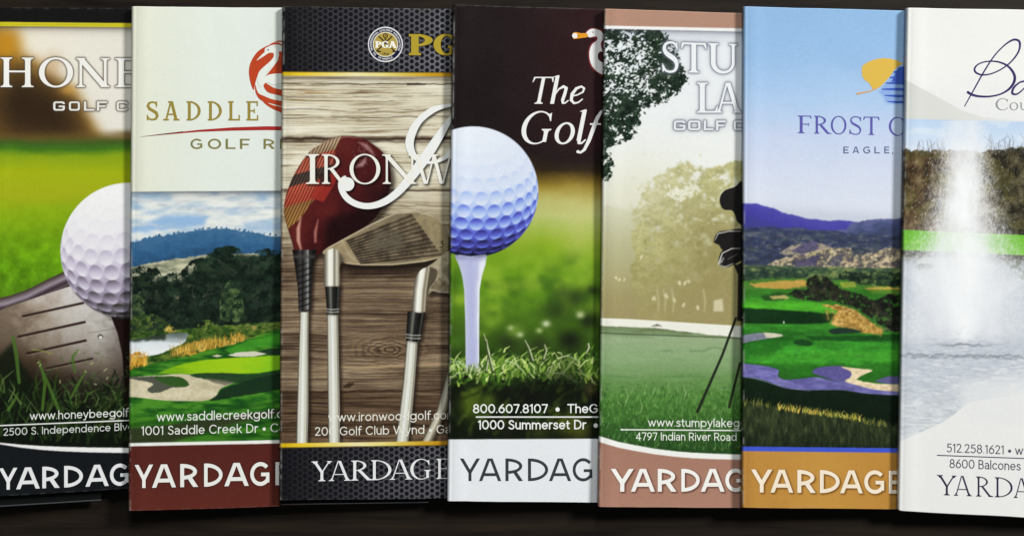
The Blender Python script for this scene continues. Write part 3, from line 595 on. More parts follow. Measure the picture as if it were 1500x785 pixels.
    cv.paint(pond*gblur(cv.poly([(180, 480), (244, 480), (242, 497), (180, 500)], 3, 3), 2), (38, 48, 36), .9)
    cv.clump(env([(186, 462), (210, 456), (236, 462), (252, 478), (262, 486), (236, 492), (186, 494)], 2), 140, 9, (22, 36, 20), (48, 72, 34), (98, 112, 52), .42)
    cv.clump(env([(236, 478), (252, 474), (260, 486), (244, 489)], 2), 143, 6, (120, 100, 40), (170, 150, 66), (206, 186, 96), .42)
    cv.clump(env([(285, 494), (288, 474), (302, 466), (318, 472), (330, 486), (322, 500), (296, 502)], 2), 145, 9, (38, 58, 26), (70, 94, 38), (128, 142, 66), .42)
    cv.clump(env([(345, 480), (370, 470), (412, 474), (412, 482), (350, 486)], 2), 147, 9, (40, 66, 28), (92, 108, 50), (170, 146, 78), .45)
    reed = cv.clump(env([(252, 522), (262, 506), (288, 498), (320, 496), (350, 486), (362, 494), (352, 506), (310, 513), (280, 522)], 2), 150, 7, (104, 88, 32), (176, 138, 48), (222, 180, 84), .42)
    cv.clump(env([(186, 516), (204, 514), (218, 522), (216, 532), (186, 545)], 2), 152, 6, (130, 92, 26), (192, 138, 40), (230, 178, 72), .42)
    cv.blades(rng, 260, (250, 358), lambda x, r: np.interp(x, [250, 300, 358], [522, 512, 502])+r.uniform(-10, 2), (5, 11), (.05, .2), (.8, 1.8), [(214, 170, 74), (180, 140, 46), (120, 100, 40), (226, 188, 100)], .7)
    cv.blades(rng, 80, (188, 216), lambda x, r: r.uniform(524, 540), (6, 14), (0, .2), (.8, 1.8), [(224, 172, 60), (180, 130, 36), (236, 190, 90)], .7)
    # turf, green and bunkers
    turf = cv.poly([(180, 545), (205, 538), (240, 528), (275, 522), (300, 514), (330, 507), (356, 500), (380, 490), (410, 482), (450, 478), (450, 660), (180, 660)], 1.2, 1.4, 9)
    n = fbm(X/22, Y/6, 4, 160); cv.paint(turf, cv.ramp(n+(Y-520)/900, [(.3, (26, 74, 26)), (.5, (44, 104, 30)), (.7, (74, 136, 40))]))
    cv.paint(cv.poly([(330, 512), (360, 500), (412, 488), (450, 486), (450, 500), (380, 508), (340, 518)], 2, 1), (66, 150, 40), .7)
    cv.paint(cv.poly([(372, 516), (395, 510), (450, 508), (450, 520), (400, 521)], 1.4), (30, 50, 34), .9)
    cv.paint(cv.poly([(334, 520), (346, 516), (372, 514.5), (392, 518), (372, 522), (345, 522.5)], 1, .8), (206, 204, 186)); cv.paint(cv.poly([(310, 521), (318, 519), (326, 521), (318, 523)], 1), (196, 196, 170))
    grn = cv.poly([(232, 546), (248, 539), (270, 532), (300, 527), (340, 524), (412, 520), (450, 519), (450, 537), (412, 540), (380, 546), (345, 547), (300, 546), (262, 548)], 1.2)
    cv.paint(grn, cv.ramp(X+(fbm(X/20, Y/3, 3, 165)-.5)*60, [(235, (104, 158, 28)), (280, (142, 188, 26)), (340, (156, 196, 28)), (412, (126, 186, 32))]))
    bk = cv.poly(catmull([(180, 556), (208, 551), (236, 549.5), (262, 547.5), (290, 549), (330, 549), (352, 556), (338, 562), (322, 570), (316, 580), (300, 586.5), (270, 587), (240, 586), (205, 582), (180, 578)], 5, True), 1.)
    n = fbm(X/30, Y/9, 3, 168)*.6+fbm(X/2.5, Y/2, 2, 169)*.4; cv.paint(bk, cv.ramp(n, [(.3, (182, 172, 142)), (.5, (200, 190, 160)), (.7, (212, 204, 176))]))
    cv.paint(cv.poly(catmull([(186, 553), (225, 551), (262, 552), (276, 560), (274, 566), (250, 568), (236, 574), (222, 575), (216, 570), (224, 562), (206, 557)], 5, True), 1.4, 1), (72, 76, 66), .95)
    cv.paint(cv.poly(catmull([(226, 553), (262, 552), (276, 560), (272, 566), (250, 565)], 5, True), 1.4, 1), (48, 84, 34), .95)
    cv.paint(cv.poly(catmull([(278, 549), (320, 546), (372, 548), (412, 542), (450, 540), (450, 549), (400, 556), (350, 561), (322, 558), (300, 555)], 5, True), 1.4, 1), (34, 62, 36), .97)
    cv.paint(cv.poly(catmull([(326, 570), (350, 561), (400, 548), (450, 542), (450, 560), (400, 572), (340, 582), (308, 587), (318, 578)], 5, True), 1.6, 1), (24, 46, 30), .95)
    cv.paint(bk*cv.poly([(300, 553), (332, 557), (346, 560), (330, 564), (312, 560)], 2), (96, 96, 80), .8)
    for y0, a in ((594, .5), (606, .6), (620, .7)):
        cv.paint(gblur(cv.poly([(190, y0+26), (300, y0+8), (450, y0-14), (450, y0-9), (300, y0+14), (190, y0+32)], 2), 2), (22, 62, 22), a)
    cv.paint(gblur(cv.poly([(180, 628), (240, 622), (320, 612), (412, 598), (412, 606), (330, 624), (250, 648), (180, 652)], 2), 3), (56, 60, 40), .9)
    cv.mul(turf*sstep(586, 640, Y), (.82, .86, .8))
    ft = line_y(X, 190, 648.6, 409, 644); fb = line_y(X, 190, 653.2, 409, 649)
    cv.paint(below(cv, ft), (232, 232, 228)); foot = below(cv, fb); cv.paint(foot, cv.ramp(Y, [(650, (82, 36, 32)), (745, (92, 42, 34))]))
    cv.regions['footer_band'] = foot; cv.regions['cover_photo'] = ph*(1-below(cv, ft))
    an = letters(sans, 'YARDAGE', [(197.5, 224), (223, 257.5), (264, 290.5), (299, 326), (329, 364), (366.5, 395.5), (403.5, 425)], ((190, 680.6), (410, 676.2)), ((190, 714.6), (410, 710)), t=.18)
    cv.paint(np.clip(gblur(ink_mask(cv, an, .8), 2)*1.1, 0, 1), (44, 18, 16), .6)
    cv.grain(2, 2)
    ti = letters(slab, 'SADDLE', [(214.5, 232), (239, 263), (272.5, 294), (303.5, 325), (333.5, 352), (360, 379)], 148.5, 177)
    go = letters(sans, 'GOLFRI', [(279, 297), (304.5, 324), (330.5, 345), (351.5, 366), (386, 403), (410, 413)], 203.6, 218.4, t=.17)
    sw = [('p', [(201, 201.3), (240, 196.2), (290, 190.6), (340, 186.9), (390, 185.2), (470, 186), (470, 192), (390, 190.8), (340, 191.6), (290, 193.4), (240, 197.6)])]
    sw2 = [('p', [(202, 201), (240, 196), (268, 192.6), (268, 193.6), (240, 197)])]
    disc = [blob([(413, 62.5), (392, 66), (376, 77), (366, 93), (364.4, 110), (370, 130), (374, 116), (384, 102), (400, 92), (408, 80), (424, 74), (440, 66)])]
    ring = [('ring', _ell(412, 107, 47, 45)[:-1], _ell(412, 107, 44.5, 42)[:-1])]
    red1 = [blob([(364.6, 104), (368, 90), (377, 76.5), (388, 69), (394, 67), (388, 72), (389, 78), (398, 78), (404, 80), (402, 88), (394, 95), (386, 101), (378, 110), (374, 122), (371.5, 132), (366.6, 120)]),
            blob([(374, 124), (378, 136), (387, 141), (400, 146), (420, 150), (420, 157), (398, 152), (382, 147), (374.5, 136)]),
            blob([(387.5, 121), (386, 126), (392, 135), (405, 139), (425, 143), (425, 134), (404, 130), (393, 124)]),
            blob([(384, 146.5), (390, 150), (402, 155), (425, 160), (425, 169), (403, 161.5), (389, 153)]),
            blob([(404, 77), (408, 86), (402, 96), (394, 106), (390, 112), (400, 111), (425, 116), (425, 80)]),
            ('s', [(391, 69, .7), (398, 65, 2.2), (408, 64, 2.6), (416, 68, 1.6)]), ('s', [(398, 64, .6), (408, 60.5, 1.8), (420, 62, 2.4)])]
    wht = [blob([(376, 89), (384, 80), (389, 76), (392, 72), (398, 70), (405, 72), (408.5, 78), (408, 84), (403, 93), (394, 101), (389, 108), (387, 115), (393, 110), (408, 108), (416, 110), (416, 120), (400, 124), (390, 121), (383, 128), (378, 122), (377, 114), (380, 105), (388, 97), (396, 90), (401, 83), (400, 78), (394, 78), (386, 83)])]
    eye = [('s', [(392.5, 73.4, 1.8), (393.2, 73.6, 1.8)])]
    return dict(cv=cv, quad=[(193, 10), (596, 14), (590, 736), (188, 748)],
        inks=[('title_lettering', [(ti, (150, 132, 60))]), ('subtitle_lettering', [(go, (126, 122, 74))]), ('swoosh_line', [(sw, (164, 46, 44)), (sw2, (70, 46, 36))]),
              ('bird_emblem', [(red1, (184, 68, 38)), (wht, (226, 230, 224)), (eye, (60, 30, 24))]), ('footer_lettering', [(an, (230, 230, 226))])],
        text=[('web_address_lettering', 'www.saddlecreekgolf.com', 230, 616.6, 438, 611, 12.6, (226, 228, 222)), ('address_lettering', '1001 Saddle Creek Dr \u2022 Co', 207, 636.8, 418, 632, 12.4, (226, 228, 222))])

def cover_ironwood():
    cv = Canvas(402, 0, 700, 760); X, Y = cv.X, cv.Y; rng = np.random.RandomState(13)
    # weathered planks
    Yw = Y+(fbm(X/110, Y/40, 3, 200)-.5)*9
    g1 = fbm(X/60, Yw/2.2, 4, 201, .6); g2 = fbm(X/26, Yw/1.1, 3, 206, .6); g3 = fbm(X/90, Yw/16, 3, 209)
    t = np.clip((g1-.5)*.46+(g2-.5)*.42+(g3-.5)*.6+(fbm(X/110, Yw/.9, 2, 215)-.5)*.7+.52, 0, 1)
    pale = cv.ramp(t, [(0, (96, 78, 56)), (.28, (156, 142, 116)), (.45, (202, 194, 170)), (.7, (220, 214, 194)), (1, (232, 228, 212))])
    mid = cv.ramp(t, [(0, (78, 62, 44)), (.35, (142, 128, 104)), (.55, (176, 164, 138)), (1, (206, 198, 176))])
    brn = cv.ramp(t, [(0, (40, 31, 24)), (.3, (74, 59, 46)), (.5, (104, 86, 68)), (.7, (132, 113, 91)), (1, (170, 152, 126))])
    drk = cv.ramp(t, [(0, (30, 22, 17)), (.35, (62, 47, 35)), (.55, (90, 71, 54)), (1, (138, 116, 90))])
    v = Y+(fbm(X/40, Y/40, 3, 212)-.5)*30
    w1 = sstep(262, 310, v)[..., None]; w2 = sstep(335, 385, v)[..., None]; w3 = sstep(568, 582, Y)[..., None]
    im = pale*(1-w1)+mid*w1; im = im*(1-w2)+brn*w2; im = im*(1-w3)+drk*w3
    cv.img[:] = im
    cv.paint(np.exp(-(((X-445)/36)**2+((Y-137)/7)**2))*sstep(.4, .6, g1), (150, 116, 60), .7)
    # swirl of grain around a knot
    kx, ky = 570, 512
    rr = np.hypot((X-kx)/2.6, (Y-ky)/1.1); sw = np.sin(rr*1.5+fbm(X/14, Y/9, 3, 220)*9)
    cv.paint(np.exp(-(rr/15)**2)*sstep(.0, .9, sw), (48, 34, 24), .75); cv.paint(np.exp(-(rr/20)**2)*sstep(.2, 1, -sw), (158, 130, 96), .5)
    sw = np.sin((Y-ky)*1.3-(X-kx)*.32*np.exp(-((X-kx)/60)**2)+fbm(X/30, Y/8, 3, 222)*5)
    cv.paint(np.exp(-(((X-555)/70)**2+((Y-520)/26)**2))*sstep(.1, .9, sw), (58, 42, 30), .5)
    cv.dab([(505, 566, 4), (511, 564, 7), (517, 562, 3)], (44, 30, 22), None, .8, 2)
    cv.paint(np.exp(-((Y-line_y(X, 450, 540, 655, 534)-(fbm(X/25, X*0, 3, 224)-.5)*5)/2.2)**2)*sstep(430, 500, X), (182, 158, 122), .75)
    for ya, a, w, yb in ((122.5, .85, .9, 124), (142, .35, 1, 141), (160, .4, 1.2, 162), (173, .45, 1.2, 171), (203, .95, 3.2, 203.5), (208, .5, 1.4, 209), (278, .85, 1.4, 279), (300, .35, 1., 302), (318, .4, 1, 316), (575, .9, 1.5, 571), (588, .4, 1.2, 590), (622, .5, 1.6, 620), (632, .6, 1.6, 634), (440, .5, 1.2, 443), (456, .4, 1.2, 455), (478, .4, 1, 480)):
        yy = ya+(X-413)*(yb-ya)/247+(fbm(X/22, X*0+ya, 4, 230)-.5)*4
        cv.paint(np.exp(-((Y-yy)/w)**2)*sstep(.22, .5, fbm(X/30, X*0+ya*.7, 3, 236)+.12*(a > .8)), (50, 34, 24), a)
    cv.dab([(597, 124, 3), (612, 123.4, 3.4), (623, 124, 2)], (46, 32, 24), None, .8, 1.5)
    # contact shade of the clubs (part of the printed photograph)
    def shade(pts, a, b=5, off=(4, 5)): cv.paint(gblur(cv.poly([(x+off[0], y+off[1]) for x, y in pts], 2), b), (26, 18, 14), a)
    # --- wooden driver head
    hd = [(451.6, 224.7), (468.8, 212.7), (489.4, 203), (508, 199.3), (530.7, 202.4), (548, 212.7), (561.7, 224.7), (570, 242), (572.7, 262.6), (566, 293), (551, 317), (530.7, 335), (503, 350), (482.6, 362), (462, 374), (434.4, 376), (429, 359), (420.6, 331), (416, 310.7), (419, 286.6), (431, 255.7)]
    hp = [tuple(q) for q in catmull(hd, 5, True)]
    neck = [(428, 366), (464, 366), (458, 392), (456, 420), (454.5, 456), (437.5, 456), (436, 420), (432, 390)]
    shade(hp, .75, 6, (6, 6)); shade(neck, .8, 4, (4, 2))
    hm = cv.poly(hp, 1.); cv.regions['driver_head'] = np.maximum(hm, cv.poly(neck, 1))
    n = fbm(X/24, Y/24, 4, 240)
    cv.paint(hm, cv.ramp((X-430)/140*.5+(Y-200)/170*.35+(n-.5)*.5, [(0, (92, 36, 32)), (.3, (82, 27, 27)), (.55, (62, 20, 22)), (.85, (40, 14, 16)), (1, (30, 11, 13))]))
    # inlaid grooved face bands
    fx = (X-490)*math.cos(.98)+(Y-204)*math.sin(.98)*1; # along the head
    face = hm*cv.poly([(410, 345), (440, 320), (466, 284), (482, 262), (488, 240), (492, 216), (503, 196), (470, 195), (420, 240), (400, 320)], 1.)
    fv = (Y-(X-450)*-.28)
    band = cv.ramp(fv, [(200, (196, 178, 148)), (213, (190, 166, 134)), (229, (150, 128, 100)), (231, (168, 76, 58)), (250, (176, 84, 66)), (252, (54, 46, 42)), (266, (58, 50, 44)), (268, (182, 78, 58)), (292, (170, 62, 48)), (296, (140, 96, 52)), (330, (160, 118, 56))])
    cv.paint(face, band)
    gro = np.sin(((X-430)*.90+(Y-300)*.42)*1.55)
    cv.paint(face*sstep(.35, .8, gro), (44, 26, 20), .75); cv.paint(face*sstep(.4, .9, -gro), (226, 190, 150), .16)
    cv.paint(hm*cv.poly([(472, 258), (496, 250), (490, 270), (474, 296), (454, 290)], 1.4), (150, 46, 38), .85); cv.paint(hm*cv.poly([(466, 256), (482, 250), (486, 266), (470, 272)], 1.4), (48, 34, 32), .85)
    cv.dab([(459, 217, .7), (482, 205, 1.4), (508, 200.5, 1.6), (530, 203, .8)], (196, 150, 130), None, .6, 1.2)
    for a in ([(526, 209, 1), (536, 214, 6), (544, 222, 4), (548, 228, 1)], [(521, 245, 1), (530, 241, 7), (534, 236, 5), (536, 230, 1)]):
        cv.dab(a, (206, 176, 172), None, .55, 4)
    for _ in range(60):
        x, y = rng.normal(532, 7), rng.normal(228, 12); cv.dab([(x, y), (x+rng.normal(0, .6), y+rng.normal(0, .8))], (216, 190, 186), .8, .35, 1)
    cv.dab([(441, 318, 1), (437, 335, 5), (437, 352, 5), (441, 366, 2)], (224, 178, 158), None, .75, 3); cv.dab([(466, 322, 1), (462, 340, 4), (462, 354, 3)], (206, 140, 126), None, .7, 3)
    cv.paint(hm*gblur(cv.poly([(480, 320), (552, 300), (572, 262), (580, 300), (500, 366), (470, 372)], 3), 9), (22, 8, 10), .8)
    cv.paint(hm*np.clip(cv.poly(hp, 6)*-1+1, 0, 1), (16, 8, 8), .35)
    nm = cv.poly(neck, 1.); nx = (X-446)/13
    cv.paint(nm, cv.ramp(nx, [(-1, (16, 15, 15)), (-.45, (60, 58, 58)), (-.2, (30, 28, 28)), (.2, (86, 86, 86)), (.38, (150, 152, 150)), (.55, (40, 40, 40)), (1, (16, 16, 16))]))
    wr = np.sin((Y+(X-446)*.35)*.72); cv.paint(nm*sstep(.3, .95, wr)*sstep(380, 390, Y), (14, 13, 13), .7)
    cv.paint(nm*np.exp(-((Y-376)/3)**2), (70, 66, 64), .7)
    def shaft(pl, pr, col=None, reg='golf_club'):
        pts = pl+pr[::-1]; m = cv.poly(pts, .9)
        ys_ = [q[1] for q in pl]; xl = np.interp(Y, ys_, [q[0] for q in pl]); xr = np.interp(Y, ys_, [q[0] for q in pr]); u = (X-xl)/np.maximum(xr-xl, 1)
        shade(pts, .7, 3.5, (4, 1))
        cv.paint(m, cv.ramp(u, col or [(0, (40, 38, 34)), (.08, (150, 148, 138)), (.16, (206, 206, 196)), (.3, (196, 194, 182)), (.40, (226, 228, 222)), (.6, (214, 216, 208)), (.68, (188, 184, 166)), (.78, (210, 210, 200)), (.86, (112, 106, 90)), (.92, (176, 172, 158)), (1, (44, 40, 34))]))
        cv.regions[reg] = np.maximum(cv.regions.get(reg, 0), m); return m, u
    shaft([(439.8, 457), (437.5, 520), (435, 600), (434, 652)], [(452.2, 457), (452, 520), (452.2, 600), (450.8, 652)], reg='driver_head')
    # --- iron head
    ih = [(474, 372), (478, 364), (503, 350.3), (544.5, 328), (575, 313), (599.5, 310.7), (613, 310), (634, 317.6), (649, 331), (656.3, 348.5), (655, 372), (648.4, 376), (620, 383), (572, 388), (527, 388), (506.6, 385.7), (498, 380), (496, 386)]
    ip = [tuple(q) for q in catmull(ih, 5, True)]; shade(ip, .8, 5, (3, 8)); shade(ip, .6, 10, (0, 12))
    im_ = cv.poly(ip, 1.); cv.regions['iron_head'] = im_.copy(); n = fbm(X/12, Y/12, 5, 250, .6)
    cv.paint(im_, cv.ramp((X-480)/175+(n-.5)*.5, [(0, (168, 152, 120)), (.2, (142, 126, 98)), (.6, (116, 104, 84)), (.85, (148, 134, 102)), (1, (128, 116, 88))]))
    fc = cv.poly([(506.6, 352), (602, 312.4), (648, 375.4), (529, 387.6)], 1.)*im_
    cv.paint(fc, cv.ramp(n, [(.3, (74, 64, 52)), (.5, (98, 86, 68)), (.7, (122, 108, 86))]))
    for k in range(11):
        f = (k+.5)/11; a = (506.6+22.4*f, 352+35.6*f); b = (602+46*f, 312.4+63*f)
        cv.dab([a, ((a[0]+b[0])/2, (a[1]+b[1])/2), b], (34, 27, 22), 1.5, .9, .9)
    wear = np.exp(-(((X-567)/30)**2+((Y-354)/19)**2)); cv.paint(fc*sstep(.25, .7, wear)*sstep(.3, .6, fbm(X/5, Y/5, 4, 256)+.1), (92, 84, 70), .85)
    for _ in range(70):
        x, y = rng.normal(566, 17), rng.normal(352, 10); cv.dab([(x, y), (x+rng.normal(1.6, .8), y-rng.uniform(0, 1.2))], (58, 50, 42) if rng.rand() < .6 else (128, 118, 100), rng.uniform(.6, 1.2), .5, 1.)
    cv.dab([(500, 384.5, 1), (530, 387.8, 1.8), (575, 387.5, 2), (622, 382.4, 2), (650, 375.6, 1)], (206, 194, 160), None, .75, 1.2)
    cv.dab([(480, 363.5, 1), (505, 349.8, 1.4), (545, 328.4, 1.6), (580, 312.6, 1.6), (612, 310.4, 1.4), (636, 318, 1)], (214, 204, 176), None, .7, 1.2)
    cv.dab([(500, 352, 1), (512, 374, 2), (526, 386, 1)], (196, 184, 150), None, .5, 3)
    # hosel bends down into the shaft
    hz = [(474.5, 382), (475, 374), (480, 367), (490, 364), (499, 372), (501, 382), (497.5, 392), (497, 420), (475.8, 420), (475, 400)]
    shade(hz, .6, 4); m = cv.poly([tuple(q) for q in catmull(hz, 4, True)], 1.); u = (X-475)/23
    cv.paint(m, cv.ramp(u, [(0, (84, 80, 70)), (.14, (150, 146, 132)), (.3, (236, 236, 228)), (.52, (226, 226, 216)), (.64, (120, 112, 96)), (.8, (206, 202, 186)), (1, (90, 82, 66))])); cv.regions['iron_head'] = np.maximum(cv.regions['iron_head'], m)
    fr = [(0, (14, 14, 14)), (.2, (44, 44, 42)), (.36, (112, 112, 106)), (.5, (36, 36, 34)), (.8, (18, 18, 18)), (.9, (70, 70, 66)), (1, (10, 10, 10))]
    shaft([(479, 461), (479.6, 520), (480.4, 600), (481.4, 652)], [(495.6, 461), (496.6, 520), (498.2, 600), (498, 652)], reg='iron_head')
    shaft([(476, 419.5), (478.6, 452), (478, 460)], [(498.4, 419.5), (496.2, 452), (496.6, 460)], fr, 'iron_head')
    for y in (452.5, 456.5): cv.dab([(478.8, y), (487, y+.9), (496, y)], (176, 176, 168), 1.5, .85, .9)
    # --- second iron at the edge
    sh2 = [(622, 397), (636, 384), (655, 369), (700, 350), (700, 432), (655, 428), (636, 425), (626, 430)]
    shade(sh2, .8, 6, (2, 9)); m = cv.poly([tuple(q) for q in catmull(sh2, 4, True)], 1.); n = fbm(X/10, Y/10, 4, 262)
    cv.paint(m, cv.ramp(n+(Y-400)/160, [(.2, (150, 140, 116)), (.5, (172, 162, 136)), (.8, (112, 100, 78))])); cv.regions['wedge_head'] = m.copy()
    cv.paint(m*gblur(cv.poly([(646, 396), (700, 350), (700, 418), (664, 416)], 2), 3), (112, 101, 82), .7); cv.dab([(630, 424, 1.4), (644, 427.4, 2), (664, 429, 2)], (216, 208, 184), None, .7, 1.4)
    hz = [(604, 456), (606, 425), (609, 408), (616, 396), (628, 391), (640, 396), (638, 410), (629, 422), (625, 440), (623, 456)]
    m = cv.poly([tuple(q) for q in catmull(hz, 4, True)], 1.); u = (X-np.interp(Y, [395, 425, 456], [610, 605.5, 603.5]))/20
    cv.paint(m, cv.ramp(u, [(0, (78, 74, 66)), (.16, (150, 146, 134)), (.34, (240, 240, 232)), (.6, (222, 222, 210)), (.76, (124, 114, 96)), (.92, (176, 168, 148)), (1, (80, 72, 58))])); cv.regions['wedge_head'] = np.maximum(cv.regions['wedge_head'], m)
    shaft([(596, 497), (590.5, 560), (585.6, 600), (579.5, 652)], [(612.4, 497), (608, 560), (604.4, 600), (597.5, 652)], reg='wedge_head')
    shaft([(597, 456), (595, 490), (594.8, 499)], [(622.5, 459), (616.5, 491), (615, 501)], fr, 'wedge_head')
    for y in (489.5, 494): cv.dab([(595.2, y), (605, y+1.6), (616, y+1.4)], (176, 176, 168), 1.5, .85, .9)
    shaft([(656, 540), (640, 600), (616, 650)], [(672, 550), (656, 600), (632, 652)], [(0, (66, 60, 50)), (.2, (172, 166, 148)), (.5, (206, 202, 186)), (.7, (140, 132, 112)), (1, (62, 56, 46))], 'wedge_head')
    # printed shadows of the white lettering
    iw = letters(serif, 'IRONWO', [(448, 467.5), (471, 507), (512, 557), (560, 610), (606, 664), (668, 712)], ((450, 226), (660, 226.5)), ((450, 269.5), (660, 269.5)), k=.115, n=.045)
    J = [brush([(664, 154, 4), (650, 156, 6), (633, 162, 9), (614, 177, 10), (603, 196, 12), (600, 213, 12), (606, 228, 9), (618, 236, 6), (634, 238, 4), (650, 232, 6), (662, 222, 8)]),
         brush([(672, 158, 3), (656, 180, 8), (640, 205, 13), (622, 232, 15), (600, 262, 13), (580, 284, 11), (560, 297, 10), (540, 302, 9), (522, 299, 9), (508, 290, 9), (500, 277, 8), (499, 266, 6), (505, 260, 5)]),
         ('s', [(508, 270, 20), (509, 270, 20)])]
    s = gblur(ink_mask(cv, J+iw, .6), 2.6); cv.img[:] = cv.img*(1-.55*np.roll(np.clip(s*1.2, 0, 1), (4, 4), (0, 1))[..., None])
    # header and footer : hexagon mesh and gold stripes
    h0 = line_y(X, 413, 105.4, 660, 106.6); h1 = h0+6; f0 = line_y(X, 410, 649, 655, 645.4); f1 = f0+6.6
    cv.paint(above(cv, h1+6, 6)*below(cv, h1), (60, 46, 34), .4)
    br = np.clip((X-420)/230, 0, 1)**.85*(.65+.5*fbm(X/50, Y/40, 3, 270)); hexgrid(cv, above(cv, h0), np.clip(br, 0, 1)); hexgrid(cv, below(cv, f1), np.clip(br*.82, 0, 1))
    gold = cv.ramp(X, [(413, (206, 170, 20)), (450, (226, 196, 60)), (520, (232, 222, 170)), (560, (226, 212, 130)), (620, (200, 160, 40)), (660, (172, 124, 26))])
    cv.paint(above(cv, h1)*below(cv, h0), gold); cv.paint(above(cv, f1)*below(cv, f0), gold)
    cv.paint(above(cv, h0+1)*below(cv, h0-.6), (60, 48, 12), .6); cv.paint(above(cv, f1+.6)*below(cv, f1-1), (60, 48, 12), .6)
    cv.regions['header_band'] = above(cv, h1); cv.regions['footer_band'] = below(cv, f0)
    ya = letters(serif, 'YARDAGE', [(457, 486), (482, 514), (514, 545), (543, 574), (571, 604), (601, 632), (639, 658)], ((457, 675.4), (655, 671.2)), ((457, 704.5), (655, 700.6)), k=.12, n=.04)
    pg = letters(slab, 'PGA', [(599, 634), (635, 672), (674, 706)], 50.4, 81.4, k=.25, n=.1, sf=.11)
    cv.paint(gblur(ink_mask(cv, pg, 1), 1.5), (14, 12, 12), .7); cv.paint(gblur(ink_mask(cv, ya, .6), 1.6), (12, 12, 14), .6)
    cv.grain(3, 3)
    cx, cy = 564.6, 65.6
    R = lambda r: ('p', _ell(cx, cy, r, r)[:-1])
    seal = [([('ring', _ell(cx, cy, 25.6, 25.9)[:-1], _ell(cx, cy, 23.6, 23.9)[:-1])], (222, 222, 226)), ([R(24)], (24, 28, 54)), ([R(18.4)], (226, 222, 206)), ([R(17.2)], (172, 150, 72)),
            ([_butt((554.5, 53.5), (579, 76), 1.9), _butt((574.5, 53.5), (551, 76), 1.9), ('s', [(554, 75.8, 2.2), (557.5, 76, 2)]), ('s', [(575.5, 76, 2.), (579, 75.8, 2.2)]), ('ring', _ell(564.6, 52.8, 3.6, 3.6)[:-1], _ell(564.6, 52.8, 2.2, 2.2)[:-1]), R(0.1), ('p', [(562.4, 57), (566.8, 57), (564.6, 60.4)]), ('s', [(564.6, 52.8, 1.6), (565, 52.8, 1.6)])], (40, 32, 26)),
            (letters(slab, 'PGA', [(549.6, 559), (559, 569.6), (569, 580.8)], 60.8, 70.6, k=.27, n=.12, sf=.14), (238, 236, 230))]
    return dict(cv=cv, quad=[(413.5, 10), (816, 16), (806, 727), (409, 732.5)], seal=(cx, cy),
        inks=[('crest_emblem', seal), ('association_lettering', [(pg, (172, 150, 50))]), ('script_initial', [(J, (230, 231, 230))]), ('title_lettering', [(iw, (232, 230, 222))]), ('footer_lettering', [(ya, (226, 228, 230))])],
        text=[('web_address_lettering', 'www.ironwoodgolf.com', 481, 617, 668, 613.2, 12.2, (226, 224, 214)), ('address_lettering', '200 Golf Club Wynd \u2022 Ga', 461.5, 637.6, 660, 634, 12, (226, 224, 214)), ('iron_number', '3', 644, 363, 650, 361.5, 9, (40, 32, 24))])

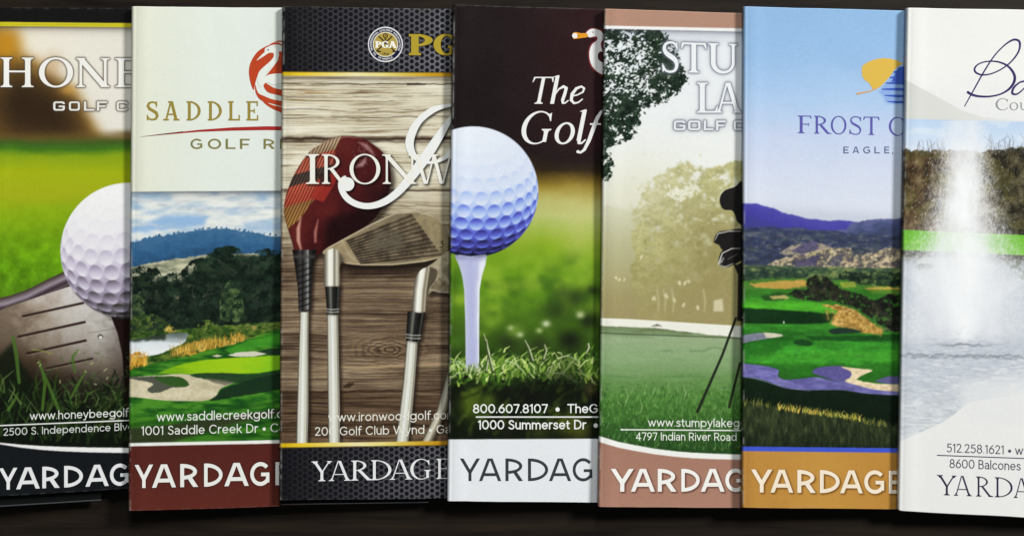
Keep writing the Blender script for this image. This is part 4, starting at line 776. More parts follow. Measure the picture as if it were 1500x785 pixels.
def cover_gull():
    cv = Canvas(648, 0, 920, 760); X, Y = cv.X, cv.Y; rng = np.random.RandomState(14)
    n = (fbm(X/40, Y/26, 3, 300)-.5)*16
    g = cv.ramp(Y+n+(X-770)*-.04, [(0, (30, 22, 24)), (225, (28, 21, 22)), (246, (44, 33, 20)), (258, (96, 76, 28)), (270, (140, 118, 46)), (282, (164, 148, 72)), (296, (182, 178, 108)), (312, (182, 188, 116)), (330, (162, 180, 84)), (352, (140, 168, 46)), (378, (112, 152, 30)), (410, (96, 142, 28)), (450, (84, 126, 28)), (490, (58, 90, 24)), (540, (30, 46, 18)), (650, (16, 22, 12))])
    cv.img[:] = g
    cv.paint(sstep(250, 200, Y)*sstep(700, 880, X), (48, 25, 28), .8)
    cv.paint(np.exp(-(((X-700)/60)**2+((Y-330)/60)**2)), (120, 150, 40), .35)
    cv.paint(np.exp(-(((X-850)/30)**2+((Y-330)/50)**2)), (198, 196, 130), .45); cv.paint(np.exp(-(((X-808)/16)**2+((Y-372)/14)**2)), (150, 184, 40), .6)
    k = gblur(fbm(X/30, Y/22, 3, 305), 6); cv.paint(sstep(.44, .72, k)*sstep(355, 420, Y), (56, 92, 24), .75); cv.paint(gblur(sstep(.46, .74, fbm(X/26, Y/20, 3, 309)), 6)*sstep(350, 410, Y)*sstep(515, 470, Y), (146, 178, 50), .65); cv.paint(gblur(sstep(.5, .7, fbm(X/12, Y/10, 3, 311)), 3)*sstep(400, 450, Y), (64, 96, 30), .4)
    for x, y, r, c, a in ((842, 436, 18, (34, 50, 22), .8), (815, 455, 20, (36, 52, 22), .8), (862, 470, 16, (26, 34, 18), .9), (835, 498, 20, (20, 26, 16), .9), (868, 425, 10, (30, 44, 20), .8), (826, 430, 12, (60, 84, 30), .7), (796, 412, 8, (70, 110, 30), .6), (745, 500, 16, (36, 46, 24), .8), (790, 505, 16, (40, 50, 26), .8), (720, 472, 12, (126, 168, 44), .6), (755, 485, 12, (128, 160, 60), .6), (668, 500, 14, (80, 126, 40), .5), (850, 462, 5, (190, 200, 150), .6), (800, 474, 6, (220, 226, 196), .8), (790, 484, 5, (190, 206, 140), .7), (850, 460, 6, (190, 196, 150), .6), (762, 490, 5, (204, 214, 170), .7), (748, 480, 5, (196, 206, 150), .6)):
        cv.paint(np.exp(-(((X-x)/r)**2+((Y-y)/(r*.8))**2)), c, a)
    # sharp turf in the focus band
    cv.paint(sstep(552, 574, Y+(fbm(X/16, Y/10, 4, 315)-.5)*34), (15, 20, 12), .94)
    cols = [(120, 156, 60), (92, 132, 46), (70, 106, 36), (158, 184, 96), (50, 80, 28), (34, 54, 22), (26, 42, 18)]
    cv.blades(rng, 260, (650, 890), lambda x, r: r.uniform(524, 562), (6, 20), (.15, .6), (1.4, 3.2), [(52, 84, 30), (36, 58, 24), (70, 108, 38), (26, 40, 20)], .85)
    cv.blades(rng, 330, (650, 890), lambda x, r: r.normal(541, 8), (5, 17), (.1, .8), (1.2, 2.6), cols, .9, .9)
    for _ in range(170):
        x, y = rng.uniform(655, 885), rng.normal(539, 9); l = rng.uniform(3, 9); a = rng.normal(0, .7)
        cv.dab([(x, y, 2), (x+l*.5, y-l*.5*a-1.5, 2.2), (x+l, y-l*a, .8)], (196, 210, 140) if rng.rand() < .3 else (118, 154, 58), None, .85, .9)
    for _ in range(46):
        x, y = rng.uniform(655, 885), rng.normal(548, 9); l = rng.uniform(4, 12)
        cv.dab([(x, y, 4), (x+l, y+rng.normal(0, 3), 3)], (20, 28, 14), None, .75, 2.)
    cv.blades(rng, 120, (650, 890), lambda x, r: r.normal(543, 9), (6, 16), (.3, 1.), (2, 3.8), [(138, 170, 70), (74, 112, 36), (188, 204, 126), (40, 64, 24)], .9, .9)
    cv.blades(rng, 170, (650, 890), lambda x, r: r.normal(548, 7), (10, 24), (.2, .5), (2.4, 4.6), [(96, 138, 44), (70, 108, 34), (128, 164, 62), (48, 78, 26)], .85, .9)
    cv.blades(rng, 90, (650, 890), lambda x, r: r.normal(541, 8), (5, 12), (.3, .8), (1.6, 3), [(196, 210, 140), (168, 192, 100)], .9, .9)
    for b in ([(712, 545, 4), (716, 520, 4), (708, 492, 2)], [(722, 545, 4), (714, 515, 3), (712, 500, 2)], [(780, 530, 4), (774, 512, 3.4), (768, 501, 2)], [(796, 528, 4), (800, 516, 4), (797, 508, 3)], [(858, 520, 3), (862, 512, 5), (861, 506, 4)]):
        cv.dab(b, (54, 70, 34), None, .9, 1); cv.dab([(q[0]+1, q[1]-3, q[2]*.5) for q in b], (212, 218, 180), None, .8, 1)
    for a, b in (((655, 548), (680, 532)), ((652, 560), (690, 544)), ((660, 530), (684, 540)), ((815, 524), (850, 530)), ((800, 545), (846, 560)), ((740, 528), (770, 548))):
        cv.dab([(*a, 1), ((a[0]+b[0])/2, (a[1]+b[1])/2-6, 1.8), (*b, .8)], (196, 206, 170), None, .75, .9)
    for _ in range(60):
        x, y = rng.uniform(655, 885), rng.uniform(565, 640); c = [(64, 92, 30), (92, 112, 34), (40, 60, 24)][rng.randint(3)]
        cv.dab([(x, y, rng.uniform(3, 8)), (x+rng.normal(6, 8), y-rng.uniform(3, 14), 3)], c, None, .5, 5)
    for x, y, r, c, a in ((690, 592, 16, (104, 124, 32), .6), (716, 586, 10, (96, 120, 40), .6), (700, 600, 20, (70, 92, 26), .5), (830, 622, 16, (104, 112, 30), .7), (850, 632, 14, (120, 120, 34), .6), (790, 632, 16, (64, 76, 26), .7), (770, 575, 20, (12, 14, 10), .9), (830, 560, 30, (14, 18, 12), .7), (866, 570, 10, (90, 74, 40), .5), (740, 628, 14, (30, 34, 20), .8)):
        cv.paint(np.exp(-(((X-x)/r)**2+((Y-y)/r)**2)), c, a)
    cv.paint(sstep(600, 645, Y), (16, 20, 14), .35)
    # tee and ball
    tee = cv.poly([(666, 374), (672, 388), (677, 404), (680, 424), (681.5, 470), (682.4, 540), (701.6, 541), (702, 470), (702.6, 424), (706, 404), (711, 388), (713.4, 373)], 1.)
    u = (X-np.interp(Y, [374, 404, 424, 540], [666, 677, 680.5, 682]))/np.interp(Y, [374, 404, 424, 540], [47, 29, 22.5, 20])
    cv.paint(tee, cv.ramp(u+(fbm(X/6, Y/30, 3, 330)-.5)*.2, [(0, (188, 192, 214)), (.15, (176, 180, 212)), (.5, (172, 176, 214)), (.8, (186, 190, 220)), (.92, (224, 226, 236)), (1, (216, 218, 228))])); cv.paint(tee*sstep(385, 374, Y), (120, 124, 160), .6); cv.regions['golf_tee'] = tee
    cv.blades(rng, 26, (676, 708), lambda x, r: r.uniform(538, 548), (4, 14), (0, .5), (1.4, 2.6), [(150, 172, 110), (60, 92, 34), (206, 214, 180)], .9)
    cv.ball(693, 281, 95.5, [(0, (18, 20, 34)), (.10, (34, 34, 66)), (.18, (58, 56, 136)), (.31, (88, 98, 200)), (.42, (134, 158, 226)), (.53, (176, 194, 233)), (.66, (204, 214, 235)), (1, (222, 228, 238))], (-.05, .96, .30), 225, .58, seed=2, region='golf_ball', tilt=(-.06, .5))
    cv.dab([(672, 374), (690, 376.4), (711, 373.6)], (206, 208, 226), 1.4, .8, 1)
    foot = below(cv, line_y(X, 655, 643.2, 875, 642.2)); cv.paint(foot, (224, 227, 232)); cv.regions['footer_band'] = foot; cv.regions['header_band'] = above(cv, 182.+0*X)
    cv.grain(2.4, 4)
    th = letters(italic, 'The', [(776, 807), (806, 834), (835, 857)], 113, 152.4, .20); gf = letters(italic, 'Golf', [(763, 808), (813, 842), (843, 860), (861, 886)], 163.5, 211, .20)
    ya = letters(sans, 'YARDAGE', [(673.5, 703.5), (701.5, 734.5), (740.5, 767), (773.5, 803), (804, 837), (839, 868.5), (876, 898)], 671, 704, t=.142)
    bd = [blob([(858.5, 50), (862, 45), (868, 42.6), (876, 44), (882, 48), (884, 56), (880, 64), (882, 74), (886, 90), (886, 109), (876, 106), (868, 98), (864, 88), (863.4, 76), (867, 66), (874, 60), (875, 55), (870, 54), (863, 55)])]
    ol = [blob([(857, 50), (861, 44), (868, 41.4), (877, 43), (886, 47), (890, 60), (890, 112), (876, 108), (866.4, 100), (862.4, 90), (861.6, 76), (865, 65), (872, 59), (869, 56), (862, 56)])]
    bk = [blob([(859.6, 49.6), (850, 49), (843, 47.6), (838.4, 50), (842, 51), (848, 53), (841, 56), (840, 57.6), (850, 56.4), (860.4, 54.6)])]
    return dict(cv=cv, quad=[(663, 7), (1068, 19.5), (1059, 737), (655, 733.2)],
        inks=[('bird_emblem', [(ol, (120, 44, 46)), (bd, (226, 226, 226)), (bk, (222, 150, 40)), ([('s', [(841.8, 52.8, 7.4), (842.4, 52.8, 7.4)])], (232, 230, 226)), ([('s', [(868.4, 47.6, 1.5), (868.8, 47.6, 1.5)])], (40, 30, 30)), ([blob([(880, 76), (876, 80), (877, 88), (886, 92), (888, 80)])], (70, 30, 34))]),
              ('title_lettering', [(th+gf, (230, 230, 230))]), ('footer_lettering', [(ya, (56, 59, 63))]), ('rule_line', [([('p', [(697, 609.4), (890, 609.4), (890, 611.4), (697, 611.4)])], (226, 228, 226))])],
        text=[('contact_lettering', '800.607.8107  \u2022  TheGolf', 693, 604.2, 897, 604, 12.2, (232, 234, 232), .155), ('address_lettering', '1000 Summerset Dr  \u2022', 700.5, 628, 875, 627.6, 12.4, (232, 234, 232), .155)])
def cover_stumpy():
    cv = Canvas(870, 0, 1130, 765); X, Y = cv.X, cv.Y; rng = np.random.RandomState(15)
    cv.img[:] = cv.ramp(Y, [(40, (206, 210, 220)), (70, (222, 226, 232)), (180, (226, 229, 230)), (240, (227, 229, 226)), (300, (214, 214, 198)), (360, (176, 172, 132)), (440, (158, 148, 104)), (475, (150, 138, 96))])
    n = fbm(X/20, Y/20, 5, 400, .6)
    hz = gblur(cv.poly([(870, 306), (890, 302), (914, 306), (935, 312), (960, 330), (1000, 480), (870, 480)], 3, 3, 10), 1.5)
    cv.paint(hz, cv.ramp(Y, [(300, (200, 200, 176)), (360, (178, 176, 138)), (430, (164, 156, 112)), (475, (152, 142, 100))]), .9)
    # hazy round tree
    def env(pts, soft): return gblur(cv.poly(pts, soft), soft)*1.1-.6
    tp = [(936, 480), (926, 440), (922, 400), (928, 372), (926, 345), (922, 318), (934, 298), (942, 280), (952, 264), (964, 254), (975, 246), (992, 244), (1008, 240), (1024, 242), (1040, 246), (1056, 242), (1074, 236), (1130, 230), (1130, 480)]
    base = cv.img.copy()
    m = cv.clump(env(tp, 5), 410, 17, (146, 142, 84), (170, 166, 108), (194, 190, 134), .26, .28, .8, 2.2)
    lit = gblur(sstep(.46, .74, fbm(X/12, Y/9, 5, 416, .7)), 1.2)*m*sstep(440, 280, Y)*sstep(1090, 930, X)
    cv.paint(lit, (206, 200, 142), .5)
    cv.paint(m*gblur(sstep(.46, .76, fbm(X/18, Y/13, 5, 419, .68)), 1.5)*sstep(262, 330, Y), (140, 134, 80), .5)
    cv.paint(m*sstep(.48, .6, fbm(X/3, Y/2.4, 3, 421)), (188, 182, 126), .22); cv.paint(m*sstep(.52, .62, fbm(X/3.4, Y/2.6, 3, 423)), (122, 114, 70), .28)
    cv.paint(m*gblur(cv.poly([(1000, 330), (1090, 300), (1090, 480), (980, 480)], 4), 40), (134, 122, 78), .6)
    cv.paint(gblur(cv.poly([(880, 420), (1090, 400), (1090, 480), (880, 480)], 4), 30), (150, 140, 94), .6)
    gl_ = (np.exp(-(((X-940)/70)**2+((Y-275)/55)**2))*.42)[..., None]; cv.img[:] = cv.img*(1-gl_)+np.array((218, 216, 190))*gl_; cv.img[:] = cv.img*.9+base*.1; cv.img[:] = gblur(cv.img, 1.5)
    for _ in range(70):
        x = rng.uniform(930, 1076); y = rng.normal(255+abs(x-1010)*.35, 9)
        cv.dab([(x, y), (x+rng.normal(0, 2), y+rng.normal(0, 1))], (196, 192, 146) if rng.rand() < .6 else (226, 228, 222), rng.uniform(1, 3), .5, 1.4)
    for _ in range(44):
        x, y = rng.normal(994, 10), rng.normal(284, 5)
        cv.dab([(x, y), (x+rng.normal(0, 3), y+rng.normal(0, 1.6))], (226, 226, 210), rng.uniform(1, 3), .8, 1.2)
    for x, y, w in ((902, 406, 3), (908, 409, 3), (915, 408, 2), (995, 413, 3), (1004, 413, 3), (1008, 411, 2.4), (940, 375, 3), (958, 436, 4), (975, 432, 4), (987, 438, 4), (1022, 449, 4), (1002, 445, 3)):
        cv.dab([(x, y), (x+rng.uniform(-2, 2), y+rng.uniform(1, 4))], (210, 204, 166), w, .6, 2)
    cv.paint(gblur(cv.poly([(1046, 440), (1058, 438), (1060, 456), (1045, 456)], 2), 2), (200, 192, 156), .65)
    for x in (962, 972, 984, 1030): cv.dab([(x, 424, 2), (x+3, 440, 3), (x+2, 456, 2)], (180, 172, 130), None, .4, 3)
    cv.paint(sstep(420, 470, Y)*sstep(478, 470, Y), (156, 142, 98), .4)
    for _ in range(44):
        x, y = rng.normal(994, 12), rng.normal(283, 7)
        cv.dab([(x, y), (x+rng.normal(0, 3), y+rng.normal(0, 1.6))], (224, 224, 206), rng.uniform(1, 3), .8, 1.2)
    for _ in range(50):
        x, y = rng.uniform(945, 1075), rng.uniform(262, 330)
        cv.dab([(x, y), (x+rng.normal(0, 2), y)], (212, 210, 180), rng.uniform(.8, 1.8), .5, 1.2)
    for x, y, w in ((902, 406, 3), (908, 409, 3), (915, 408, 2), (995, 413, 4), (1004, 413, 3.4), (1008, 411, 3), (940, 375, 3), (958, 436, 4), (975, 432, 5), (987, 438, 4), (1022, 449, 4), (1002, 445, 3)):
        cv.dab([(x, y), (x+rng.uniform(-2, 2), y+rng.uniform(1, 4))], (214, 208, 172), w, .65, 1.6)
    cv.paint(gblur(cv.poly([(1046, 440), (1058, 438), (1060, 456), (1045, 456)], 2), 1.5), (210, 202, 168), .7)
    for x in (962, 972, 984, 1030): cv.dab([(x, 424, 2), (x+3, 440, 3), (x+2, 456, 2)], (184, 176, 134), None, .5, 2)
    # path and misty turf
    gy = np.interp(X, [870, 960, 1040, 1080, 1130], [477, 480, 490, 494, 496])
    cv.paint(below(cv, np.interp(X, [870, 920, 1000, 1080, 1130], [465.5, 467, 472, 477, 480]), 1.2), (228, 228, 218))
    cv.paint(cv.poly([(954, 478), (962, 474), (970, 478)], 1.5, 1), (84, 84, 62), .8)
    tf = below(cv, gy+(fbm(X/8, X*0, 3, 430)-.5)*2, 1.2); n = fbm(X/40, Y/5, 5, 433, .6); n2 = fbm(X/4, Y/3, 3, 436)
    col = cv.ramp(Y+(n-.5)*22, [(478, (110, 128, 92)), (488, (122, 142, 102)), (496, (146, 166, 128)), (520, (136, 162, 118)), (545, (118, 150, 98)), (562, (94, 134, 72)), (580, (78, 124, 56)), (605, (62, 106, 44)), (630, (48, 86, 38)), (660, (38, 70, 32))])
    col = col*(1+((n2-.5)*.30*sstep(540, 590, Y)+(n2-.5)*.08)[..., None]); cv.paint(tf, col)
    cv.paint(np.exp(-((Y-line_y(X, 880, 487.5, 1080, 495))/1.)**2)*tf, (62, 78, 56), .8)
    cv.paint(tf*sstep(.52, .66, fbm(X/24, Y/3, 4, 440))*sstep(486, 479, Y-(X-880)*.06), (96, 100, 66), .7)
    for ya in (553, 566, 512): cv.paint(np.exp(-((Y-ya-(fbm(X/30, X*0+ya, 3, 441)-.5)*10)/1.6)**2)*sstep(.4, .6, fbm(X/20, X*0+ya, 3, 443)), (84, 122, 74), .45)
    cv.blades(rng, 900, (872, 1090), lambda x, r: r.uniform(568, 660), (3, 9), (0, .35), (.7, 1.6), [(92, 140, 66), (120, 164, 86), (52, 92, 40), (40, 76, 32), (140, 176, 110)], .55)
    for x0, y0 in ((938, 605), (917, 590), (1002, 585)): cv.dab([(x0, y0, 1), (x0+3, y0-10, 1.6), (x0-1, y0-22, .6)], (150, 180, 120), None, .7, .8)
    # bag silhouettes at the edge
    K = (27, 25, 25)
    leg1 = cv.stroke([(1078, 466, 3.6), (1058, 520, 3.8), (1021.5, 603, 4.4)]); leg2 = cv.stroke([(1084, 532, 3.4), (1068, 596, 3.6)])
    cv.paint(np.maximum(leg1, leg2), (30, 36, 26), .96)
    hc = cv.poly(catmull([(1090, 268), (1076, 274), (1062, 279), (1055, 288), (1054.6, 298), (1060, 307), (1072, 308.5), (1077, 316), (1081, 326), (1096, 330)], 5, True), .9)
    cv.paint(gblur(hc, 1.6), (190, 186, 160), .5); cv.paint(hc, K)
    def iron(pts, hi):
        p = [tuple(q) for q in catmull(pts, 5, True)]
        m = cv.poly(p, .9); cv.paint(m, K); cv.dab(hi, (206, 206, 200), None, .85, 1); return m
    i1 = iron([(1045.4, 354), (1051, 341), (1066, 337.4), (1090, 337), (1090, 364), (1066, 369), (1057, 365), (1053, 359)], [(1047, 352, 1), (1052, 342, 1.6), (1068, 338.6, 1.6), (1086, 338.4, 1)])
    i2 = iron([(1052.4, 382), (1057, 368), (1072, 361.5), (1090, 364), (1090, 378), (1074, 388), (1064, 391.5), (1054, 389)], [(1053, 386, 3), (1058, 371, 1.8), (1072, 364, 1.6), (1084, 364, 1)])
    cv.dab([(1053, 388, 1.4), (1062, 391, 1.8), (1074, 386, 1)], (196, 196, 192), None, .8, 1); cv.dab([(1056, 384, 4), (1060, 378, 2)], (180, 180, 178), None, .7, 2); cv.dab([(1066, 380), (1080, 372)], (110, 110, 108), 1.2, .7, 1)
    bd = cv.poly([(1079, 388), (1074, 386), (1081, 402), (1080, 470), (1096, 470), (1096, 380)], 1.2); cv.paint(bd, K, .95)
    cv.regions['golf_bag'] = np.clip(leg1+leg2+hc+i1+i2+bd, 0, 1)
    # near branch : dark leaves with holes of sky
    lp = [(860, 30), (966, 40), (980, 52), (990, 64), (1000, 84), (1006, 104), (1004, 124), (992, 138), (972, 152), (954, 154), (944, 168), (938, 180), (934, 200), (918, 212), (902, 212), (892, 222), (896, 240), (892, 262), (880, 272), (860, 280)]
    e = gblur(cv.poly(lp, 2, 9, 15, 449), 9); n = fbm(X/7, Y/6, 5, 450, .72); big = fbm(X/24, Y/17, 3, 455)
    dens = e*1.05+(big-.5)*1.1
    lm = sstep(.66, .74, dens*.8+(n-.5)*1.7)*sstep(.05, .2, e); cv.paint(lm, cv.ramp(fbm(X/8, Y/8, 4, 458), [(.3, (15, 26, 20)), (.5, (25, 40, 30)), (.72, (50, 66, 50))]))
    cv.dab([(880, 150, 5), (900, 128, 4), (930, 112, 3), (970, 96, 2), (996, 84, 1)], (22, 30, 24), None, .9); cv.dab([(882, 180, 4), (905, 176, 3), (925, 190, 1.4)], (22, 30, 24), None, .9)
    acc = lm.copy()
    for _ in range(2300):
        x = rng.uniform(876, 1010); y = rng.uniform(40, 274)
        iy, ix = int((y-cv.y0)*SS), int((x-cv.x0)*SS)
        if dens[iy, ix] > rng.uniform(.42, .95) and e[iy, ix] > .08:
            q = rng.uniform(0, 6.3); l = rng.uniform(2.4, 5.6); g_ = rng.uniform(.6, 1.7)
            cv.dab([(x, y, .8), (x+l*.5*math.cos(q), y+l*.5*math.sin(q), rng.uniform(1.8, 3)), (x+l*math.cos(q), y+l*math.sin(q), .6)], (24*g_, 38*g_, 28*g_), None, .95, .8)
    for _ in range(150):
        x, y = rng.normal(915, 26), rng.choice([66, 72, 80, 96, 118, 124, 132])+rng.normal(0, 6)
        if x > 884: cv.dab([(x, y), (x+rng.normal(0, 2.2), y+rng.normal(0, 1.6))], (220, 226, 226), rng.uniform(.9, 2.8), .9, .9)
    cv.regions['tree_branch'] = np.where(e > .3, lm, 0)
    # header, arcs, footer
    tl = letters(serif, 'STU', [(970.5, 994), (997.5, 1035), (1037.5, 1081)], ((970, 61.5), (1080, 65)), ((970, 106), (1080, 108)), k=.15, n=.065)+letters(serif, 'LA', [(1021, 1051), (1049, 1086)], 121.5, 165.5, k=.15, n=.06)
    gl_ = letters(square, 'GOLFCL', [(987, 1004), (1008, 1026), (1031, 1045), (1049, 1063), (1075, 1091), (1097, 1110)], 177, 191)
    s = gblur(ink_mask(cv, tl+gl_, 1.), 3.1); cv.paint(np.clip(s*1.5, 0, 1), (96, 100, 116), .8); s = gblur(ink_mask(cv, tl+gl_, 2.5), 8); cv.paint(np.clip(s, 0, 1), (150, 154, 168), .3)
    h0 = line_y(X, 885, 38, 1088, 42.2); h1 = h0+4.6
    cv.paint(np.exp(-np.clip(Y-h1, 0, 99)/4), (52, 54, 70), .55)
    cv.paint(above(cv, h1), (230, 230, 230)); cv.paint(above(cv, h0), (170, 132, 114)); cv.regions['header_band'] = above(cv, h1)
    ax = [870, 877, 890, 906, 930, 960, 990, 1015, 1045, 1081, 1130]
    at = np.interp(X, ax, [635, 638, 642, 646.8, 651.6, 657, 660.6, 662.6, 664, 665.2, 666]); ab = np.interp(X, ax, [643, 646.4, 650.6, 655.2, 660, 665, 668.6, 670.6, 672, 672.8, 673.4])
    cv.paint(below(cv, at), (232, 232, 230)); foot = below(cv, ab); cv.paint(foot, cv.ramp(Y+X*.1, [(740, (158, 116, 100)), (850, (168, 126, 108))])); cv.regions['footer_band'] = foot
    ya = letters(sans, 'YARDAGE', [(895, 928), (924.5, 959), (963.5, 991), (998, 1025), (1027, 1061), (1062.5, 1092), (1098, 1118)], 686.2, 719.6, t=.18)
    s = gblur(ink_mask(cv, ya, .6), 2.2); cv.paint(np.roll(np.clip(s*1.2, 0, 1), (3, 3), (0, 1)), (84, 50, 42), .7)
    cv.grain(2.6, 5)
    return dict(cv=cv, quad=[(885, 13), (1288, 27), (1279, 745), (876, 741.8)],
        inks=[('title_lettering', [(tl, (228, 230, 234))]), ('subtitle_lettering', [(gl_, (224, 226, 230))]), ('footer_lettering', [(ya, (236, 234, 230))]), ('rule_line', [([('p', [(909, 628), (1100, 629.4), (1100, 631.2), (909, 629.8)]), ('s', [(911, 628.9, 2.6), (912, 628.9, 2.6)])], (222, 226, 218))])],
        text=[('web_address_lettering', 'www.stumpylakegolf', 949.5, 624, 1102, 625, 11.6, (226, 230, 222)), ('address_lettering', '4797 Indian River Road', 931.5, 644, 1079, 645, 11, (226, 230, 222))])

def cover_frost():
    cv = Canvas(1080, 0, 1352, 765); X, Y = cv.X, cv.Y; rng = np.random.RandomState(16)
    cv.img[:] = cv.ramp(Y+(fbm(X/50, Y/40, 3, 500)-.5)*22, [(10, (140, 178, 218)), (80, (146, 182, 222)), (140, (166, 194, 228)), (200, (190, 203, 229)), (250, (202, 210, 229)), (330, (214, 218, 229))])
    def rid(xs, ys, amp, sc, seed): return np.interp(X, xs, ys)+(fbm(X/sc, X*0+seed, 4, seed)-.5)*amp
    r1 = rid([1080, 1089, 1109, 1126, 1144, 1165, 1188, 1212, 1240, 1264, 1290, 1352], [297, 298, 298.4, 303, 310, 316, 321, 323, 323.6, 326, 330, 334], 3, 9, 505)
    n = fbm(X/12, Y/7, 5, 508, .62)
    cv.paint(below(cv, r1, 1), cv.ramp((Y-r1)/34+(n-.5)*.5, [(0, (72, 68, 168)), (.5, (60, 54, 158)), (1, (52, 54, 128))]))
    r2 = rid([1080, 1240, 1247, 1270, 1290, 1315, 1352], [350, 336, 327, 323, 321, 320, 318], 4, 8, 511)
    cv.paint(below(cv, r2, 1), cv.ramp((Y-r2)/30+(n-.5)*1.2, [(0, (86, 92, 140)), (.4, (64, 74, 116)), (1, (44, 54, 78))]))
    r3 = rid([1080, 1150, 1200, 1250, 1290, 1352], [333, 334, 337, 342, 346, 350], 6, 12, 514)
    n3 = fbm(X/16, Y/6, 5, 517, .65)
    cv.paint(below(cv, r3, 2), cv.ramp(gblur(n3, 1.2), [(.28, (34, 40, 66)), (.45, (46, 54, 86)), (.6, (62, 72, 92)), (.78, (104, 106, 110))]))
    cv.paint(sstep(352, 386, Y)*sstep(.46, .62, fbm(X/22, Y/8, 4, 519)), (72, 84, 66), .75)
    cv.paint(sstep(.62, .72, fbm(X/9, Y/3.2, 4, 521))*sstep(338, 345, Y)*sstep(392, 386, Y), (160, 152, 146), .4)
    # sunlit badlands
    cv.paint(cv.poly([(1142, 371), (1158, 361), (1190, 353), (1206, 357), (1222, 364), (1196, 372), (1160, 374)], 1.2, 2.5, 7), (186, 166, 140), .9); cv.paint(cv.poly([(1160, 368), (1182, 354), (1196, 353), (1200, 364), (1176, 372)], 1.2, 2, 6), (72, 66, 112), .8)
    cl = cv.poly([(1118, 392), (1138, 381), (1165, 374), (1200, 369), (1224, 362), (1246, 364), (1252, 374), (1280, 370), (1296, 364), (1352, 362), (1352, 396), (1250, 396), (1180, 394)], 1.2, 3, 8)
    f = np.sin((X*.9+(Y-380)*1.1+(fbm(X/12, Y/9, 5, 525, .65)-.5)*70)*.22)
    cv.paint(cl, cv.ramp(f*.5+.5+(fbm(X/5, Y/4, 4, 527)-.5)*.7, [(.1, (86, 80, 84)), (.35, (150, 132, 102)), (.6, (196, 172, 128)), (1, (222, 202, 162))]))
    cv.paint(cv.poly([(1160, 384), (1190, 376), (1200, 374), (1196, 388), (1165, 392)], 1.4, 2, 6), (62, 56, 92), .85); cv.paint(cv.poly([(1210, 388), (1222, 376), (1236, 372), (1230, 390)], 1.4, 2, 6), (78, 76, 96), .7)
    cv.paint(cv.poly([(1176, 372), (1218, 363), (1224, 366), (1190, 376)], 1, 1.5, 4)*sstep(.45, .6, fbm(X/4, Y/4, 3, 529)), (204, 186, 120), .8)
    # valley floor
    fl = below(cv, rid([1080, 1352], [389, 393], 3, 10, 531), 1.2); n = fbm(X/14, Y/5, 5, 533, .62)
    cv.paint(sstep(.5, .62, fbm(X/3.2, Y/2.2, 3, 596))*sstep(335, 350, Y)*sstep(394, 388, Y), (40, 48, 44), .45)
    cv.paint(fl, cv.ramp(n, [(.3, (34, 54, 44)), (.5, (66, 92, 52)), (.7, (126, 140, 78))]))
    def env(pts, soft): return gblur(cv.poly(pts, soft), soft)*1.1-.6
    cv.clump(env([(1080, 392), (1110, 390), (1140, 394), (1180, 392), (1188, 400), (1180, 408), (1080, 410)], 2), 540, 7, (20, 34, 32), (36, 56, 42), (70, 88, 62), .4)
    cv.clump(env([(1228, 400), (1244, 396), (1262, 398), (1290, 396), (1310, 398), (1352, 400), (1352, 424), (1262, 420), (1230, 412)], 2), 543, 7, (14, 24, 20), (26, 42, 30), (56, 76, 46), .4)
    cv.paint(cv.poly([(1080, 413), (1130, 408), (1185, 408), (1240, 410), (1256, 416), (1352, 424), (1352, 450), (1080, 450)], 1.2, 1.5, 9), (66, 116, 42), .95)
    cv.paint(cv.poly([(1098, 416), (1130, 412), (1180, 410), (1184, 420), (1150, 423), (1110, 421)], 1.2, 2, 7), (192, 150, 74), .9); cv.paint(cv.poly([(1266, 422), (1290, 420), (1352, 424), (1352, 432), (1280, 430)], 1.2, 2, 7), (190, 152, 72), .85); cv.paint(cv.poly([(1230, 414), (1252, 412), (1254, 420), (1234, 422)], 1.2, 1.5, 6), (150, 160, 60), .8)
    fw = below(cv, line_y(X, 1089, 424, 1180, 424)); cv.paint(fw*above(cv, 480+0*X, 4), (44, 112, 32), .7)
    fw = cv.poly([(1080, 440), (1110, 434), (1160, 440), (1205, 444), (1240, 452), (1240, 478), (1080, 474)], 1.4, 1.5, 9); cv.paint(fw, cv.ramp(Y+(fbm(X/20, Y/4, 4, 548)-.5)*10, [(430, (46, 118, 34)), (448, (78, 168, 42)), (470, (48, 126, 34))]))
    cv.paint(cv.poly([(1112, 434), (1140, 428), (1155, 430), (1148, 440), (1120, 440)], 1.4, 2, 7), (34, 66, 30), .8); cv.paint(cv.poly([(1128, 434), (1150, 432), (1156, 437), (1132, 438)], 1.2, 1.5, 5), (196, 176, 110), .8)
    sh = cv.poly([(1080, 450), (1115, 452), (1180, 456), (1226, 460), (1214, 472), (1190, 476), (1130, 474), (1080, 474)], 2, 1.2, 9); cv.paint(sh, (14, 42, 20), .95)
    lo = cv.poly([(1080, 473), (1130, 475), (1200, 474), (1260, 484), (1352, 488), (1352, 600), (1080, 600)], 1.2, 1, 9); n = fbm(X/26, Y/5, 4, 552)
    cv.paint(lo, cv.ramp(Y+(n-.5)*26, [(470, (74, 158, 48)), (480, (52, 130, 38)), (494, (42, 106, 34)), (508, (52, 134, 40)), (524, (66, 154, 44)), (536, (46, 122, 36)), (550, (36, 92, 30))]))
    cv.paint(cv.poly([(1180, 492), (1240, 492), (1352, 488), (1352, 498), (1260, 500), (1190, 498)], 2, 1.5, 8), (22, 66, 24), .85); cv.paint(gblur(cv.poly([(1086, 500), (1150, 482), (1180, 488), (1130, 520), (1086, 528)], 2), 4), (26, 84, 26), .5)
    st = cv.poly([(1204, 446), (1226, 446), (1248, 452), (1268, 464), (1284, 478), (1296, 488), (1270, 489), (1240, 482), (1214, 474), (1222, 464), (1226, 456)], 1.2, 2, 7)
